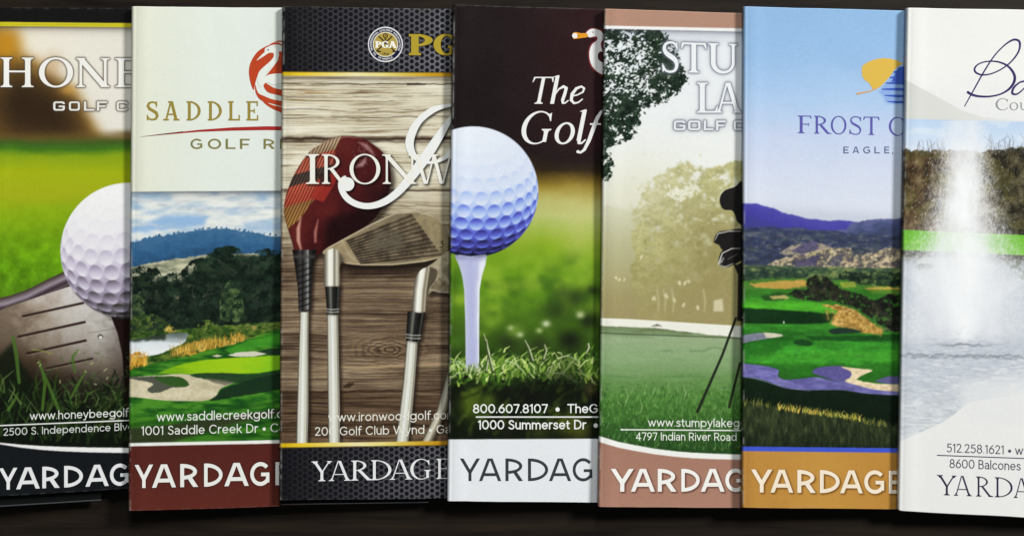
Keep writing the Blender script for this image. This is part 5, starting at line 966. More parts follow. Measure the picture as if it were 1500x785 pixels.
    cv.paint(st, cv.ramp(fbm(X/5, Y/3, 4, 556), [(.3, (132, 98, 44)), (.5, (176, 138, 70)), (.7, (206, 174, 104))]))
    cv.blades(rng, 260, (1208, 1292), lambda x, r: np.interp(x, [1208, 1240, 1292], [462, 470, 488])+r.uniform(-8, 6), (3, 7), (.1, .2), (.7, 1.4), [(206, 174, 100), (150, 112, 48), (184, 142, 66)], .6)
    cv.clump(env([(1150, 432), (1164, 424), (1180, 422), (1182, 408), (1196, 402), (1212, 404), (1222, 414), (1236, 424), (1262, 430), (1280, 440), (1290, 436), (1300, 430), (1352, 432), (1352, 488), (1310, 486), (1290, 478), (1270, 462), (1250, 450), (1222, 443), (1200, 443), (1176, 440)], 2), 560, 9, (11, 15, 13), (27, 30, 24), (56, 55, 42), .34, amp=1.4)
    cv.blades(rng, 120, (1190, 1318), lambda x, r: np.interp(x, [1160, 1220, 1270, 1318], [436, 440, 460, 484])+r.uniform(-14, 2), (4, 10), (0, .3), (.5, 1), [(110, 96, 76), (24, 24, 18), (70, 62, 46)], .5)
    tx = fbm(X/3, Y/2, 3, 590)*.6+fbm(X/24, Y/9, 3, 592)*.8-.2
    cv.img[:] = cv.img*(1+((tx-.5)*.34*sstep(395, 420, Y))[..., None]); cv.img[:] = gblur(cv.img, .9)
    # bunkers
    def bunker(pts, sp, shade=(104, 100, 150)):
        m = cv.poly(catmull(pts, 5, True), 1); cv.paint(gblur(m, 3), (18, 50, 20), .7); cv.paint(m, shade)
        if sp: cv.paint(m*cv.poly(sp, 2), (206, 200, 176), .95)
    bunker([(1080, 494), (1092, 490), (1118, 487), (1142, 489), (1146, 492), (1130, 495), (1104, 499), (1080, 504)], [(1118, 486), (1150, 488), (1146, 496), (1122, 494)], (118, 122, 138))
    bunker([(1214, 484), (1230, 480), (1250, 482), (1262, 486), (1240, 488), (1222, 489)], None, (30, 52, 40))
    bunker([(1162, 500), (1176, 497), (1190, 502), (1186, 506), (1170, 505)], None, (24, 66, 28))
    cv.dab([(1148, 471), (1148.4, 473)], (230, 230, 220), 1.8, .9)
    cv.paint(sstep(528, 536, Y+(fbm(X/14, Y/6, 3, 565)-.5)*12), (40, 104, 30), .7)
    dg = below(cv, np.interp(X, [1080, 1110, 1153, 1187, 1233, 1268, 1310, 1352], [551, 556, 567, 571, 571, 576, 578, 578]), 1.5)
    bl = cv.poly(catmull([(1080, 533), (1100, 533.4), (1126, 537), (1140.6, 542), (1140, 551), (1152, 556), (1176, 554), (1196, 552), (1217, 556), (1237, 555), (1262, 562), (1290, 567), (1352, 571), (1352, 578), (1310, 578.4), (1268, 576), (1233, 571), (1187, 571), (1153, 568), (1116, 556), (1080, 549)], 5, True), 1)
    cv.paint(gblur(bl, 3.5), (14, 38, 18), .8)
    cv.paint(dg, cv.ramp(Y, [(560, (14, 30, 16)), (640, (12, 22, 14))]))
    cv.paint(bl, cv.ramp(fbm(X/16, Y/5, 3, 568), [(.3, (92, 88, 146)), (.6, (108, 104, 166)), (.8, (124, 120, 178))]))
    b2 = cv.poly(catmull([(1190, 545), (1200, 538), (1232, 536), (1246, 544), (1248, 554), (1238, 558), (1220, 556), (1204, 551)], 5, True), 1); cv.paint(gblur(b2, 3), (16, 40, 18), .6); cv.paint(b2, (88, 82, 140))
    sd = cv.poly(catmull([(1232, 537), (1252, 539), (1278, 542), (1264, 549), (1257, 555), (1270, 559), (1292, 562), (1352, 564), (1352, 574), (1310, 573), (1280, 570), (1256, 564), (1238, 558), (1246, 552), (1246, 544)], 5, True), 1.); cv.paint(sd, cv.ramp(fbm(X/8, Y/4, 3, 570), [(.3, (206, 184, 148)), (.6, (228, 210, 176))]))
    cv.paint(cv.poly([(1254, 555), (1268, 548), (1290, 546), (1300, 552), (1284, 560), (1264, 559)], 1.4, 1.5, 6), (40, 100, 30), .95); cv.paint(cv.poly([(1280, 558), (1300, 551), (1352, 551), (1352, 563), (1300, 562)], 1.4, 1), (92, 86, 140), .95)
    cv.dab([(1104, 553), (1150, 568), (1187, 572)], (150, 146, 190), 1, .6, 1)
    cv.img[:] = gblur(cv.img, .8)*(1+((fbm(X/5, Y/3, 3, 594)-.5)*.22*sstep(470, 490, Y))[..., None])
    cv.paint(gblur(cv.poly([(1080, 300), (1352, 318), (1352, 400), (1080, 400)], 4), 12), (92, 98, 122), .16)
    # rough in the foreground
    gy = np.interp(X, [1080, 1110, 1150, 1190, 1230, 1270, 1310, 1352], [589, 590, 598, 602, 606, 614, 621, 626])
    gm = sstep(-3, 6, Y-gy+(fbm(X/4, Y/10, 3, 575)-.5)*12); n = fbm(X/4, Y/14, 4, 577, .6)
    cv.paint(gm, cv.ramp(n-(Y-600)/220, [(.0, (22, 28, 20)), (.3, (32, 42, 26)), (.5, (46, 56, 34)), (.7, (68, 76, 46))]))
    cv.blades(rng, 420, (1082, 1320), lambda x, r: np.interp(x, [1080, 1200, 1320], [596, 608, 630])+r.uniform(-2, 42), (5, 14), (.05, .2), (.6, 1.4), [(56, 68, 38), (44, 54, 32), (30, 40, 24), (66, 76, 44)], .45)
    cv.blades(rng, 190, (1082, 1300), lambda x, r: np.interp(x, [1080, 1110, 1150, 1190, 1230, 1270, 1310], [591, 592, 600, 605, 610, 618, 625])+r.uniform(-2, 3), (3, 9), (.1, .2), (.6, 1.3), [(120, 128, 56), (150, 140, 66)], .7)
    cv.blades(rng, 90, (1140, 1262), lambda x, r: np.interp(x, [1080, 1110, 1150, 1190, 1230, 1270], [591, 592, 600, 605, 610, 618])+r.uniform(-2, 2), (4, 10), (.1, .2), (.7, 1.5), [(206, 190, 90), (216, 170, 80), (180, 180, 70)], .8)
    f0 = line_y(X, 1086, 653.6, 1310, 656); f1 = f0+6.6
    cv.paint(below(cv, f0), (62, 84, 196)); foot = below(cv, f1); cv.paint(foot, cv.ramp(X+(fbm(X/30, Y/20, 3, 580)-.5)*40, [(1086, (178, 128, 60)), (1200, (188, 140, 66)), (1330, (178, 128, 58))])); cv.regions['footer_band'] = below(cv, f0); cv.regions['cover_photo'] = below(cv, r1-1)*above(cv, f0)
    ya = letters(sans, 'YARDAGE', [(1100.5, 1131), (1129, 1161.5), (1168, 1195), (1201, 1230), (1231, 1263.5), (1266, 1296), (1302, 1322)], ((1100, 687), (1300, 689)), ((1100, 720.6), (1300, 722.4)), t=.18)
    s = gblur(ink_mask(cv, ya, .6), 2.2); cv.paint(np.roll(np.clip(s*1.2, 0, 1), (3, 3), (0, 1)), (104, 66, 24), .75)
    # blue reflection strokes under the leaf
    cv.paint(gblur(cv.poly([(1288, 134), (1308, 108), (1330, 100), (1345, 120), (1345, 150), (1300, 154)], 3, 3, 8), 2.5), (118, 150, 214), .6)
    cv.grain(2.6, 6)
    ti = letters(serif, 'FROSTC', [(1168, 1188.5), (1192, 1217), (1217, 1240), (1244.5, 1262.5), (1264.5, 1288.5), (1302, 1325)], ((1168, 169.4), (1320, 172)), ((1168, 195.4), (1320, 199)), k=.12, n=.055)
    ea = letters(sans, 'EAGLE,', [(1235.5, 1243.5), (1249, 1258.5), (1264.5, 1275), (1281, 1289), (1295.5, 1303), (1307, 1309)], 215, 224.8, t=.16)
    lf = [('p', [(1263, 102), (1261.6, 98.6), (1264, 98.4), (1264, 95), (1266.8, 95.2), (1268.4, 92), (1271, 92.4), (1273.6, 89.4), (1276, 90), (1280, 87.2), (1282, 88), (1287, 85.6), (1289, 86.6), (1295, 85), (1298, 86), (1304, 85.8), (1307, 87.4), (1314, 88.4), (1319, 92), (1324, 93), (1316, 97.6), (1310, 103), (1304, 112), (1297, 120), (1290, 127), (1283, 131.4), (1279.6, 132.4), (1276, 127), (1272, 121), (1266.6, 118), (1265.4, 114.6), (1262.6, 112.6), (1263.4, 108.6), (1261.8, 106)])]
    stem = [('s', [(1284, 130, 1.8), (1274, 134, 2), (1262, 136.6, 2.2), (1256.4, 137.6, 3.4)])]
    wv = [('s', [(1310, 106, 3), (1322, 104, 5), (1345, 106, 5)]), ('s', [(1304, 114, 2), (1318, 113.4, 4), (1345, 114, 4)]), ('s', [(1298, 122, 1.6), (1314, 122, 4), (1345, 123, 4)]), ('s', [(1292, 131, 1.4), (1312, 131, 4), (1345, 132, 4)]), ('s', [(1296, 140, 1.2), (1314, 141, 4), (1345, 141, 4)]), ('s', [(1300, 149, 1), (1314, 150, 3.4), (1345, 150, 3)]), ('p', [(1316, 99), (1345, 94), (1345, 120), (1306, 120)])]
    return dict(cv=cv, quad=[(1089, 10), (1493, 21), (1483, 747.5), (1086.5, 743)],
        inks=[('leaf_emblem', [(wv, (62, 92, 184)), (lf, (214, 178, 78)), (stem, (206, 160, 110))]), ('title_lettering', [(ti, (92, 90, 166))]), ('subtitle_lettering', [(ea, (88, 96, 140))]), ('footer_lettering', [(ya, (236, 222, 202))])], text=[])

def cover_fountain():
    cv = Canvas(1306, 0, 1600, 775); X, Y = cv.X, cv.Y; rng = np.random.RandomState(17)
    cv.img[:] = cv.ramp(Y, [(10, (226, 226, 223)), (100, (228, 228, 226)), (180, (222, 223, 224))])
    wd = cv.poly([(1306, 106), (1326, 117), (1373, 142), (1411, 163), (1440, 172), (1500, 177), (1600, 180), (1600, 182), (1306, 178)], 1.2)
    cv.paint(wd, cv.ramp(X, [(1320, (204, 206, 202)), (1420, (210, 211, 208)), (1500, (220, 221, 220))]))
    ph = below(cv, line_y(X, 1326, 174.5, 1500, 178.5), 1.4)*(Y < 700)
    cv.paint(ph, cv.ramp(Y, [(174, (178, 200, 228)), (195, (190, 208, 230)), (225, (206, 217, 232)), (700, (206, 217, 232))]))
    cv.paint(ph*sstep(.5, .7, fbm(X/30, Y/12, 4, 600)), (214, 222, 232), .5)
    # bare bank of trees behind the water
    tr = below(cv, np.interp(X, [1306, 1345, 1370, 1400, 1440, 1455, 1480, 1600], [219, 220, 222, 219, 222, 220, 216, 214])+(fbm(X/8, X*0, 4, 603)-.5)*9, 2)
    n = fbm(X/14, Y/14, 5, 606, .66); cv.paint(tr, cv.ramp(n, [(.28, (34, 28, 20)), (.45, (66, 52, 36)), (.58, (92, 74, 50)), (.72, (120, 104, 76))]))
    cv.paint(tr*sstep(1440, 1470, X), cv.ramp(n, [(.28, (26, 26, 18)), (.5, (56, 54, 38)), (.72, (92, 90, 66))]), .85); cv.paint(tr*sstep(.5, .62, fbm(X/18, Y/15, 4, 611)), (96, 92, 48), .45)
    for _ in range(60):
        x = rng.choice([rng.uniform(1328, 1385), rng.uniform(1442, 1520)]); h = rng.uniform(8, 30)
        if x < 1440: h *= .7
        cv.dab([(x, 224, 1.), (x+rng.normal(0, 2), 224-h*.6, .7), (x+rng.normal(0, 4), 224-h, .4)], (96, 96, 100), None, .6, .9)
    for _ in range(700):
        x, y = rng.uniform(1322, 1540), rng.uniform(222, 338); a = rng.normal(-1.4, .6); l = rng.uniform(3, 10)
        cv.dab([(x, y, 1.2), (x+l*math.cos(a), y+l*math.sin(a), .5)], (122, 106, 80) if rng.rand() < .55 else (28, 24, 18), None, .5, .9)
    # lawn strip and far bank
    g0 = line_y(X, 1320, 336.6, 1500, 344.4); g1 = line_y(X, 1320, 366, 1500, 374)
    cv.paint(below(cv, g0)*(Y < 400), (98, 176, 42)); cv.paint(below(cv, g0)*above(cv, g1)*sstep(.5, .7, fbm(X/20, Y/6, 3, 615)), (122, 196, 56), .6)
    wt = below(cv, g1); w = fbm(X/30, Y/4, 4, 618); cv.paint(wt, cv.ramp(Y+(w-.5)*24, [(366, (96, 96, 84)), (376, (120, 124, 116)), (392, (160, 167, 174)), (440, (180, 187, 197)), (500, (186, 192, 202)), (560, (190, 196, 205)), (600, (200, 205, 210)), (700, (212, 214, 216))]))
    cv.paint(wt*above(cv, g1+9, 3)*sstep(.36, .5, fbm(X/7, Y/4, 4, 621)), (44, 40, 30), .9); cv.paint(cv.poly([(1338, 392), (1350, 386), (1368, 388), (1368, 393), (1346, 395)], 1.4, 2, 6), (62, 66, 58), .8); cv.paint(cv.poly([(1342, 384), (1352, 376), (1368, 378), (1366, 388)], 2, 2), (178, 180, 166), .7)
    cv.paint(wt*cv.poly([(1470, 378), (1600, 374), (1600, 420), (1490, 408)], 4, 4, 7)*sstep(.42, .6, fbm(X/5, Y/5, 4, 624)), (74, 78, 62), .8); cv.paint(cv.poly([(1322, 388), (1336, 380), (1346, 400), (1340, 440), (1322, 440)], 8), (150, 164, 186), .5)
    # the fountain : fine spray and mist
    ky = [150, 190, 220, 270, 320, 360, 400, 440, 480, 515]
    pw = np.interp(Y, ky, [28, 31, 36, 44, 55, 70, 88, 102, 112, 112]); px = 1411+(Y-300)*-.01
    wig = (fbm(X*0+3, Y/26, 3, 628)-.5)*14; q = np.abs(X-px-wig*sstep(170, 300, Y))/pw
    fine = fbm(X/2.2, Y/3.2, 3, 630, .7); mist = fbm(X/16, Y/34, 4, 633, .6)
    dens = np.clip(1.45-q*1.15, 0, 1)
    a = np.clip(dens**1.1*(.72+.75*(mist-.45))+dens*(1-dens)*(fine-.48)*4.2, 0, 1)
    cv.paint(a*(Y > 177)*sstep(512, 484, Y), (220, 223, 229), .97)
    for _ in range(1900):
        y = rng.uniform(182, 420); w_ = np.interp(y, ky, [24, 27, 31, 38, 48, 62, 80, 96, 106, 108]); x = 1411+rng.normal(0, .72)*w_*1.15
        cv.dab([(x, y), (x+rng.normal(0, .4), y+rng.uniform(0, 1.4))], (226, 229, 233), rng.uniform(.5, 1.1), rng.uniform(.3, .75), 1.)
    low = np.exp(-(((X-1411)/92)**2+((Y-425)/66)**2)); cv.paint(low, (214, 217, 224), .85)
    core = np.exp(-((X-1411)/np.interp(Y, [180, 300, 400, 470, 503], [20, 34, 46, 26, 12]))**2)*sstep(506, 490, Y)*sstep(170, 260, Y); cv.paint(core*(.9+.4*(mist-.5)), (236, 238, 240), .95)
    for ex, ey in ((1334, 398), (1498, 408)):
        pts = [(1411, 500, 3), ((1411+ex)/2, (500+ey)/2-14, 12), (ex, ey, 22)]
        cv.paint(gblur(cv.stroke([tuple(q_) for q_ in catmull(pts, 6)], None, 4), 12), (224, 227, 232), .5)
    wn = fbm(X/9, Y/2.4, 4, 650, .65); cv.paint(wt*sstep(470, 520, Y)*sstep(.50, .64, wn), (170, 177, 188), .55); cv.paint(wt*sstep(395, 430, Y)*sstep(.5, .7, fbm(X/6, Y/4, 4, 653))*sstep(30, 90, abs(X-1411)), (192, 198, 208), .3)
    cv.paint(wt*sstep(.55, .7, fbm(X/14, Y/3, 4, 656))*sstep(500, 530, Y), (222, 225, 229), .5)
    # ripples
    for ya, a, sc in ((505.5, .75, 40), (520, .6, 120), (523, .5, 120)):
        yy = ya+(fbm(X/9, X*0+ya, 4, 640)-.5)*7+(X-1410)*.006
        cv.paint(np.exp(-((Y-yy)/1.7)**2)*np.exp(-((X-1412)/sc)**2 if sc < 100 else 0*X)*sstep(.25, .5, fbm(X/6, X*0+ya, 3, 643)+.1), (112, 118, 126), a)
    for _ in range(260):
        x, y = rng.uniform(1316, 1590), 505+abs(rng.normal(0, 34)); l = rng.uniform(3, 12); cv.dab([(x, y, .5), (x+l/2, y+rng.normal(0, .5), 1.4), (x+l, y, .5)], (168, 176, 188) if rng.rand() < .6 else (216, 220, 224), None, .5, .9)
    # white lower sheet with its curved edge
    lw = cv.poly([(1306, 652), (1330, 641), (1360, 628), (1380, 618.5), (1400, 605), (1412, 595), (1424, 588), (1460, 582), (1520, 574), (1600, 560), (1600, 790), (1306, 790)], 1.2)
    cv.paint(lw, (224, 224, 223)); cv.paint(gblur(cv.poly([(1400, 560), (1600, 540), (1600, 620), (1420, 620)], 8), 14), (220, 221, 223), .8)
    cv.regions['cover_photo'] = ph*(1-lw)
    cv.grain(1.8, 7)
    B = [brush([(1413, 156, 1.4), (1427, 131, 2), (1441, 106, 2.2), (1456, 83, 2), (1470, 68, 2), (1482, 59.6, 2.8), (1490, 59, 3.2), (1494, 64, 3.2), (1492, 76, 2.6), (1482, 90, 2.2), (1468, 101, 2), (1452, 108.4, 2), (1438, 110, 2.4), (1429, 106, 2.8), (1428, 100, 2.6), (1434, 94, 2), (1446, 90.4, 2), (1462, 91, 2.4), (1476, 97, 3), (1485, 108, 3.8), (1486, 119, 4), (1479, 130, 3.4), (1466, 138, 2.4), (1450, 141.6, 2.6), (1434, 141.4, 3.2), (1424, 139, 3.6), (1418, 135.6, 4)])]
    av = [brush([(1504, 119, 3), (1494, 121, 2.4), (1485, 129, 3), (1483, 137, 3.4), (1490, 138, 2.4), (1500, 130, 2), (1508, 120, 2.6), (1506, 134, 3), (1514, 136, 2)])]
    co = letters(serif, 'Cou', [(1458.5, 1477), (1479, 1491.5), (1493.5, 1508)], 144.6, 161.6, k=.11, n=.05)
    ya = letters(serif, 'YARDAGE', [(1373, 1401), (1397.5, 1424), (1429, 1454), (1456.5, 1484), (1485, 1510), (1514, 1540), (1544, 1562)], ((1373, 695), (1486, 699.4)), ((1373, 724.4), (1486, 728.6)), k=.09, n=.045)
    return dict(cv=cv, quad=[(1328, 12), (1732, 19), (1722, 769), (1315, 748)],
        inks=[('script_lettering', [(B+av, (52, 42, 96))]), ('subtitle_lettering', [(co, (138, 138, 142))]), ('footer_lettering', [(ya, (50, 46, 72))]), ('rule_line', [([('p', [(1372.7, 665.6), (1560, 672.6), (1560, 673.8), (1372.7, 667)])], (60, 58, 84))])],
        text=[('contact_lettering', '512.258.1621 \u2022 www', 1387, 661.6, 1524, 666.6, 12.4, (74, 74, 88)), ('address_lettering', '8600 Balcones Club', 1391, 684.6, 1532, 689.6, 12.6, (74, 74, 88))])
COVERS = [cover_honeybee, cover_saddle, cover_ironwood, cover_gull, cover_stumpy, cover_frost, cover_fountain]
# ---------------------------------------------------------------- table and booklets
def mesh_obj(name, V, F, mats, parent=None, mi=None, col=None, smooth=False):
    me = bpy.data.meshes.new(name); V = np.asarray(V, np.float32)
    if isinstance(F, np.ndarray):
        me.vertices.add(len(V)); me.vertices.foreach_set('co', V.ravel())
        me.loops.add(F.size); me.loops.foreach_set('vertex_index', F.ravel().astype(np.int32))
        me.polygons.add(len(F)); me.polygons.foreach_set('loop_start', (np.arange(len(F))*F.shape[1]).astype(np.int32))
        me.update(calc_edges=True)
    else:
        me.from_pydata(V.tolist(), [], F)
    for m in mats: me.materials.append(m)
    if mi is not None: me.polygons.foreach_set('material_index', np.asarray(mi, np.int32))
    if col is not None:
        at = me.color_attributes.new('print', 'FLOAT_COLOR', 'POINT')
        at.data.foreach_set('color', np.concatenate([col, np.ones((len(col), 1))], 1).astype(np.float32).ravel())
    if smooth: me.polygons.foreach_set('use_smooth', np.ones(len(me.polygons), bool))
    me.update()
    o = bpy.data.objects.new(name, me); COL.objects.link(o)
    if parent: o.parent = parent
    return o
def box(x0, y0, z0, x1, y1, z1):
    V = [(x, y, z) for z in (z0, z1) for y in (y0, y1) for x in (x0, x1)]
    return V, [(0, 2, 3, 1), (4, 5, 7, 6), (0, 1, 5, 4), (2, 6, 7, 3), (0, 4, 6, 2), (1, 3, 7, 5)]
V, F = box(-.8, -.55, -.03, .8, .55, 0)
tag(mesh_obj('table_top', V, F, [mat_table()]), 'dark brown stained wooden table top under the booklets', 'table', None, 'structure')

PRINT = mat_print(); PAGE = mat_ink((232, 230, 222), .6)
T = .0026                      # thickness of a booklet
SHEET = .00028
SPACING = 222.
SLOPE = T/SPACING              # each booklet leans on the one before it
XS = [fn_x for fn_x in (-15, 190.5, 411, 659, 880.5, 1087.5, 1321.5)]
TOPZ = [T+SLOPE*415]
for i in range(6): TOPZ.append(TOPZ[-1]-SLOPE*(XS[i+1]-XS[i])+T+.00004)
lift = min(c-T-SLOPE*405 for c in TOPZ)
TOPZ = [c-min(lift, 0) for c in TOPZ]

class Sheet:
    """maps cover units to the leaning, slightly curled top face of one booklet"""
    def __init__(s, i, quad):
        s.i, s.q = i, quad
        (s.ax, s.ay), (s.bx, s.by), (s.cx, s.cy), (s.dx, s.dy) = quad
    def left(s, y): return s.ax+(y-s.ay)*(s.dx-s.ax)/(s.dy-s.ay)
    def z(s, px, py):
        u = px-s.left(py); v = (py-s.ay)/(s.dy-s.ay)
        z = TOPZ[s.i]-SLOPE*np.clip(u, 0, None)
        z = z+.00014*np.exp(-((u-17)/11)**2)-.00006*np.exp(-((u-6.5)/2.4)**2)      # crease beside the fold
        z = z+.00010*np.sin(v*6.0+s.i*1.7)*np.exp(-np.clip(u, 0, None)/90)
        z = z+.00055*np.exp(-np.clip(u, 0, None)/60)*(.5+.5*np.sin(v*(2.4+.5*s.i)+s.i*2.1))
        return z-.0009*(1-np.sqrt(np.clip(1-(1-np.clip(u/4., 0, 1))**2, 0, 1)))
    def P(s, px, py, dz=0., z=None):
        px = np.asarray(px, float); py = np.asarray(py, float)
        zz = (s.z(px, py) if z is None else z)+dz
        f = K*(CAM_H-zz)/CAM_H
        return np.stack([(px-750)*f, -(py-392.5)*f, zz+0*px], -1)
    def warp(s, u, v):
        # u in cover units from the fold, v 0..1 down the sheet
        w = u/float(s.bx-s.ax)
        return ((s.ax*(1-w)+s.bx*w)*(1-v)+(s.dx*(1-w)+s.cx*w)*v, (s.ay*(1-w)+s.by*w)*(1-v)+(s.dy*(1-w)+s.cy*w)*v)

def march(pieces, R=5):
    """outline of drawn pieces turned into polygons in cover units"""
    a = np.array([q[:2] for pc in pieces for part in pc[1:] if isinstance(part, list) for q in part])
    wmax = max([q[2] for pc in pieces if pc[0] == 's' for q in pc[1]] or [0])
    x0, y0 = a.min(0)-wmax/2-1; x1, y1 = a.max(0)+wmax/2+1
    nx, ny = int((x1-x0)*R)+2, int((y1-y0)*R)+2
    xs = x0+np.arange(nx)/R; ys = y0+np.arange(ny)/R
    X, Y = np.meshgrid(xs, ys); f = -ink_sdf(X, Y, pieces); f = np.where(np.abs(f) < 1e-5, 1e-5, f)
    ins = f > 0; c = ins[:-1, :-1].astype(int)+ins[:-1, 1:]+ins[1:, 1:]+ins[1:, :-1]
    P, F = [], []
    for j in range(ny-1):
        row = c[j] == 4; k = 0
        idx = np.where(np.diff(np.concatenate([[0], row.astype(int), [0]])) != 0)[0]
        for s_, e_ in zip(idx[::2], idx[1::2]):
            for b in range(s_, e_, 16):
                e2 = min(e_, b+16); n = len(P)
                P += [(xs[b], ys[j]), (xs[e2], ys[j]), (xs[e2], ys[j+1]), (xs[b], ys[j+1])]; F.append((n+3, n+2, n+1, n))
    for j, i in zip(*np.where((c > 0) & (c < 4))):
        cs = [(j, i), (j, i+1), (j+1, i+1), (j+1, i)]; n = len(P); k = 0
        for q in range(4):
            (ja, ia), (jb, ib) = cs[q], cs[(q+1) % 4]; fa, fb = f[ja, ia], f[jb, ib]
            if fa > 0: P.append((xs[ia], ys[ja])); k += 1
            if (fa > 0) != (fb > 0):
                t = fa/(fa-fb); P.append((xs[ia]+(xs[ib]-xs[ia])*t, ys[ja]+(ys[jb]-ys[ja])*t)); k += 1
        F.append(tuple(range(n+k-1, n-1, -1)))
    return np.array(P), F
def ink_obj(name, sheet, layers, parent, z0=.00003):
    V, F, M, mats = [], [], [], []
    for li, (pcs, col) in enumerate(layers):
        if not pcs: continue
        P, f = march(pcs)
        n = sum(len(v) for v in V)
        V.append(sheet.P(P[:, 0], P[:, 1], z0+li*.00001)); F += [tuple(q+n for q in t) for t in f]; M += [len(mats)]*len(f); mats.append(mat_ink(col))
    return mesh_obj(name, np.concatenate(V), F, mats, parent, M)
def text_mesh(body, bold=.012):
    c = bpy.data.curves.new('lettering', 'FONT'); c.body = body; c.size = 1; c.resolution_u = 5; c.offset = bold; c.space_character = 1.04
    o = bpy.data.objects.new('lettering', c); COL.objects.link(o)
    dg = bpy.context.evaluated_depsgraph_get(); me = o.evaluated_get(dg).to_mesh()
    V = np.empty(len(me.vertices)*3); me.vertices.foreach_get('co', V); V = V.reshape(-1, 3)[:, :2].copy()
    F = [tuple(p.vertices) for p in me.polygons]
    o.evaluated_get(dg).to_mesh_clear(); bpy.data.objects.remove(o); bpy.data.curves.remove(c)
    return V, F
def line_text(name, sheet, parent, body, x0, y0, x1, y1, cap, col, t=.115):
    return ink_obj(name, sheet, [(small_text(body, x0, y0, x1, y1, cap, t), col)], parent)
def ring_text(sheet, body, cx, cy, r, a0, a1, cap, flip=False):
    V, F = text_mesh(body, .02); w = V[:, 0].max(); sc = cap/.682
    ang = np.radians(a0+(a1-a0)*V[:, 0]/w); rad = r+(V[:, 1]-.34)*sc*(-1 if flip else 1)
    return sheet.P(cx+rad*np.cos(ang), cy-rad*np.sin(ang), .00012), F

LABELS = ['leftmost booklet, golf ball resting against a metal club head above a black foot band',
          'cream booklet with a red bird emblem over a golf course photo and maroon foot band',
          'booklet with old golf clubs lying on weathered wood and black hexagon mesh bands',
          'booklet with a dark top, golf ball on a white tee and white foot band',
          'booklet with a hazy round tree over a misty green lawn between pinkish tan bands',
          'pale blue booklet with a yellow leaf over green fairways and an ochre foot band',
          'white booklet with a tall water fountain and thin navy script at the right edge']
SUBPARTS = ('golf_ball', 'golf_club', 'golf_tee', 'golf_bag', 'tree_branch', 'driver_head', 'iron_head', 'wedge_head')
VISIBLE = [230, 245, 270, 245, 230, 260, 215]

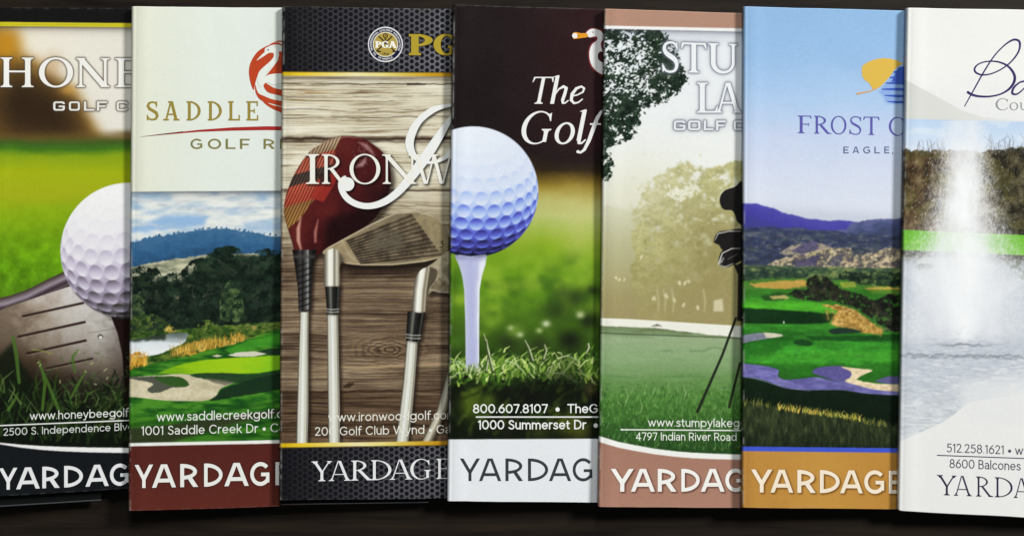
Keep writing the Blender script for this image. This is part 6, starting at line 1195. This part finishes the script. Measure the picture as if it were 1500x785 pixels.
for i, fn in enumerate(COVERS):
    d = fn(); cv = d['cv']; sh = Sheet(i, d['quad'])
    zc = TOPZ[i]-T
    root = bpy.data.objects.new('golf_booklet', None); COL.objects.link(root); root.empty_display_size = .02
    ox, oy = (XS[i]-750)*K, -(380-392.5)*K
    tag(root, LABELS[i], 'booklet', 'golf course booklets overlapping in a row')
    # ---- front cover, one point per cover unit where it shows
    us = np.concatenate([[0, .4, .9, 1.6, 2.6], np.arange(4, VISIBLE[i], 1.), np.arange(VISIBLE[i], 404, 9.)])
    nv = int(abs(d['quad'][3][1]-d['quad'][0][1]))
    vs = np.linspace(0, 1, nv+1)
    U, Vv = np.meshgrid(us, vs); PX, PY = sh.warp(U, Vv)
    PX = PX+.35*(fbm(Vv*34+i*7, Vv*0+.5, 3, 900)-.5)*np.exp(-U/3.); PY = PY+(fbm(U/70+i*3, U*0+.2, 3, 905)-.5)*1.6-np.where(Vv > .985, (2.6 if i == 6 else .9)*np.exp(-U/2.6), 0)+np.where(Vv < .015, .8*np.exp(-U/2.4), 0)
    co = sh.P(PX, PY); fr = s2l(cv.sample(PX, PY))
    wear = np.clip(.35*np.exp(-((U-2.2)/1.1)**2)*sstep(.42, .7, fbm(Vv*46+i*9, Vv*0+1.5, 4, 910))+.5*np.exp(-U/.9)*sstep(.6, .7, fbm(Vv*90+i*5, Vv*0+2.5, 3, 914))+.05*np.exp(-np.minimum(Vv, 1-Vv)*nv/1.1)*sstep(.4, .65, fbm(U/9+i*4, U*0+1.1, 3, 918)), 0, 1)[..., None]
    fr = fr*(1-wear)+np.array((.62, .61, .57))*wear
    # the fold runs down the left side
    lx, ly = PX[:, :1], PY[:, :1]; lz = sh.z(lx, ly)
    spine = []
    for dx_, dz_ in ((.8, -T+.0004), (.1, -T+.0008), (-.25, -T*.5)):
        base = sh.P(lx, ly); base[..., 0] += dx_*K; base[..., 2] += dz_
        spine.append(base)
    co = np.concatenate(spine+[co], 1); fr = np.concatenate([fr[:, :1]]*3+[fr], 1)
    # thin edge of the sheet
    def skirt(row): q = row.copy(); q[..., 2] -= SHEET; return q
    co = np.concatenate([skirt(co[:1]), co, skirt(co[-1:])], 0); fr = np.concatenate([fr[:1], fr, fr[-1:]], 0)
    H_, W_ = co.shape[:2]; idx = np.arange(H_*W_).reshape(H_, W_)
    quads = np.stack([idx[1:, :-1], idx[1:, 1:], idx[:-1, 1:], idx[:-1, :-1]], -1)
    # which printed picture each face belongs to
    FX = .25*(PX[:-1, :-1]+PX[1:, :-1]+PX[:-1, 1:]+PX[1:, 1:]); FY = .25*(PY[:-1, :-1]+PY[1:, :-1]+PY[:-1, 1:]+PY[1:, 1:])
    kind = np.zeros(quads.shape[:2], int); names = ['front_cover']; inner = np.zeros(FX.shape, int); inside = U[:-1, 1:] > 1.
    reg = {k_: cv.sample(FX, FY, np.asarray(v_, float)) > .5 for k_, v_ in cv.regions.items()}
    if 'cover_photo' not in reg:
        ph = np.ones(FX.shape, bool)
        for k_ in ('header_band', 'footer_band'):
            if k_ in reg: ph &= ~reg[k_]
        reg['cover_photo'] = ph
    for k_ in ('cover_photo', 'footer_band')+SUBPARTS:
        if k_ in reg and (k_ not in SUBPARTS or True):
            m = reg[k_] & inside
            if k_ in SUBPARTS: m &= reg['cover_photo']
            if m.sum() < 30: continue
            names.append(k_); inner[m] = len(names)-1
    kind[1:-1, 3:] = inner
    photo_o = None
    for n_, nm in enumerate(names):
        q = quads[kind == n_]
        used, inv = np.unique(q.ravel(), return_inverse=True)
        par = photo_o if nm in SUBPARTS and photo_o else root
        o = mesh_obj(nm, co.reshape(-1, 3)[used], inv.reshape(-1, 4), [PRINT], par, None, fr.reshape(-1, 3)[used], True)
        if nm == 'cover_photo': photo_o = o
    # ---- pages and back cover
    def slab_mesh(u0, u1, v0, v1, zlo, zhi):
        g = []
        for zz in (zlo, zhi):
            for v in (v0, v1):
                for u in (u0, u1):
                    px, py = sh.warp(u, v); g.append(sh.P(px, py, z=TOPZ[i]-SLOPE*u+zz))
        return np.array(g), [(0, 2, 3, 1), (4, 5, 7, 6), (0, 1, 5, 4), (2, 6, 7, 3), (0, 4, 6, 2), (1, 3, 7, 5)]
    V, F = slab_mesh(5, 396, .002, .998, -T+.0004, -.00034)
    mesh_obj('page_block', V, F, [PAGE], root)
    back = (24, 26, 28) if i in (0, 2, 3) else (210, 208, 200)
    V, F = slab_mesh(1.5, 400, .0006, .9994, -T, -T+.00034)
    mesh_obj('back_cover', V, F, [mat_ink(back, .35)], root)
    if i in (0, 2):            # an inside sheet sticks out below
        ue = 167 if i == 0 else 222
        V, F = slab_mesh(3, ue, .9, 1.021 if i == 0 else 1.0085, -T+.0006, -T+.0009)
        lp = mesh_obj('loose_page', V, F, [mat_ink((17, 19, 20), .4)], root)
        va, vb = (1.019, 1.0212) if i == 0 else (1.0072, 1.0087)
        V, F = slab_mesh(3, ue+.3, va, vb, -T+.0006, -T+.00094); mesh_obj('page_edge', V, F, [mat_ink((70, 74, 76), .4)], lp)
    # ---- lettering and emblems
    for k_, (nm, layers) in enumerate(d['inks']):
        o = ink_obj(nm, sh, layers, root, .00003+.00001*k_)
        if nm == 'crest_emblem':
            cx, cy = d['seal']
            for body, a0, a1, r, cap, fl in (('PROFESSIONAL GOLFERS\u2019 ASSOCIATION', 205, -25, 21.1, 2.7, False), ('OF AMERICA', 240, 300, 21.1, 2.7, True), ('THE', 212, 228, 21.1, 2.7, True)):
                V, F = ring_text(sh, body, cx, cy, r, a0, a1, cap, fl); mesh_obj('ring_lettering', V, F, [mat_ink((222, 222, 226))], o)
            V, F = text_mesh('1916', .02); w = V[:, 0].max(); mesh_obj('year_lettering', sh.P(cx-5+V[:, 0]/w*10, cy+15.2-V[:, 1]*3.2/.682, .00012), F, [mat_ink((44, 36, 30))], o)
    for t in d['text']:
        line_text(t[0], sh, root, *t[1:])
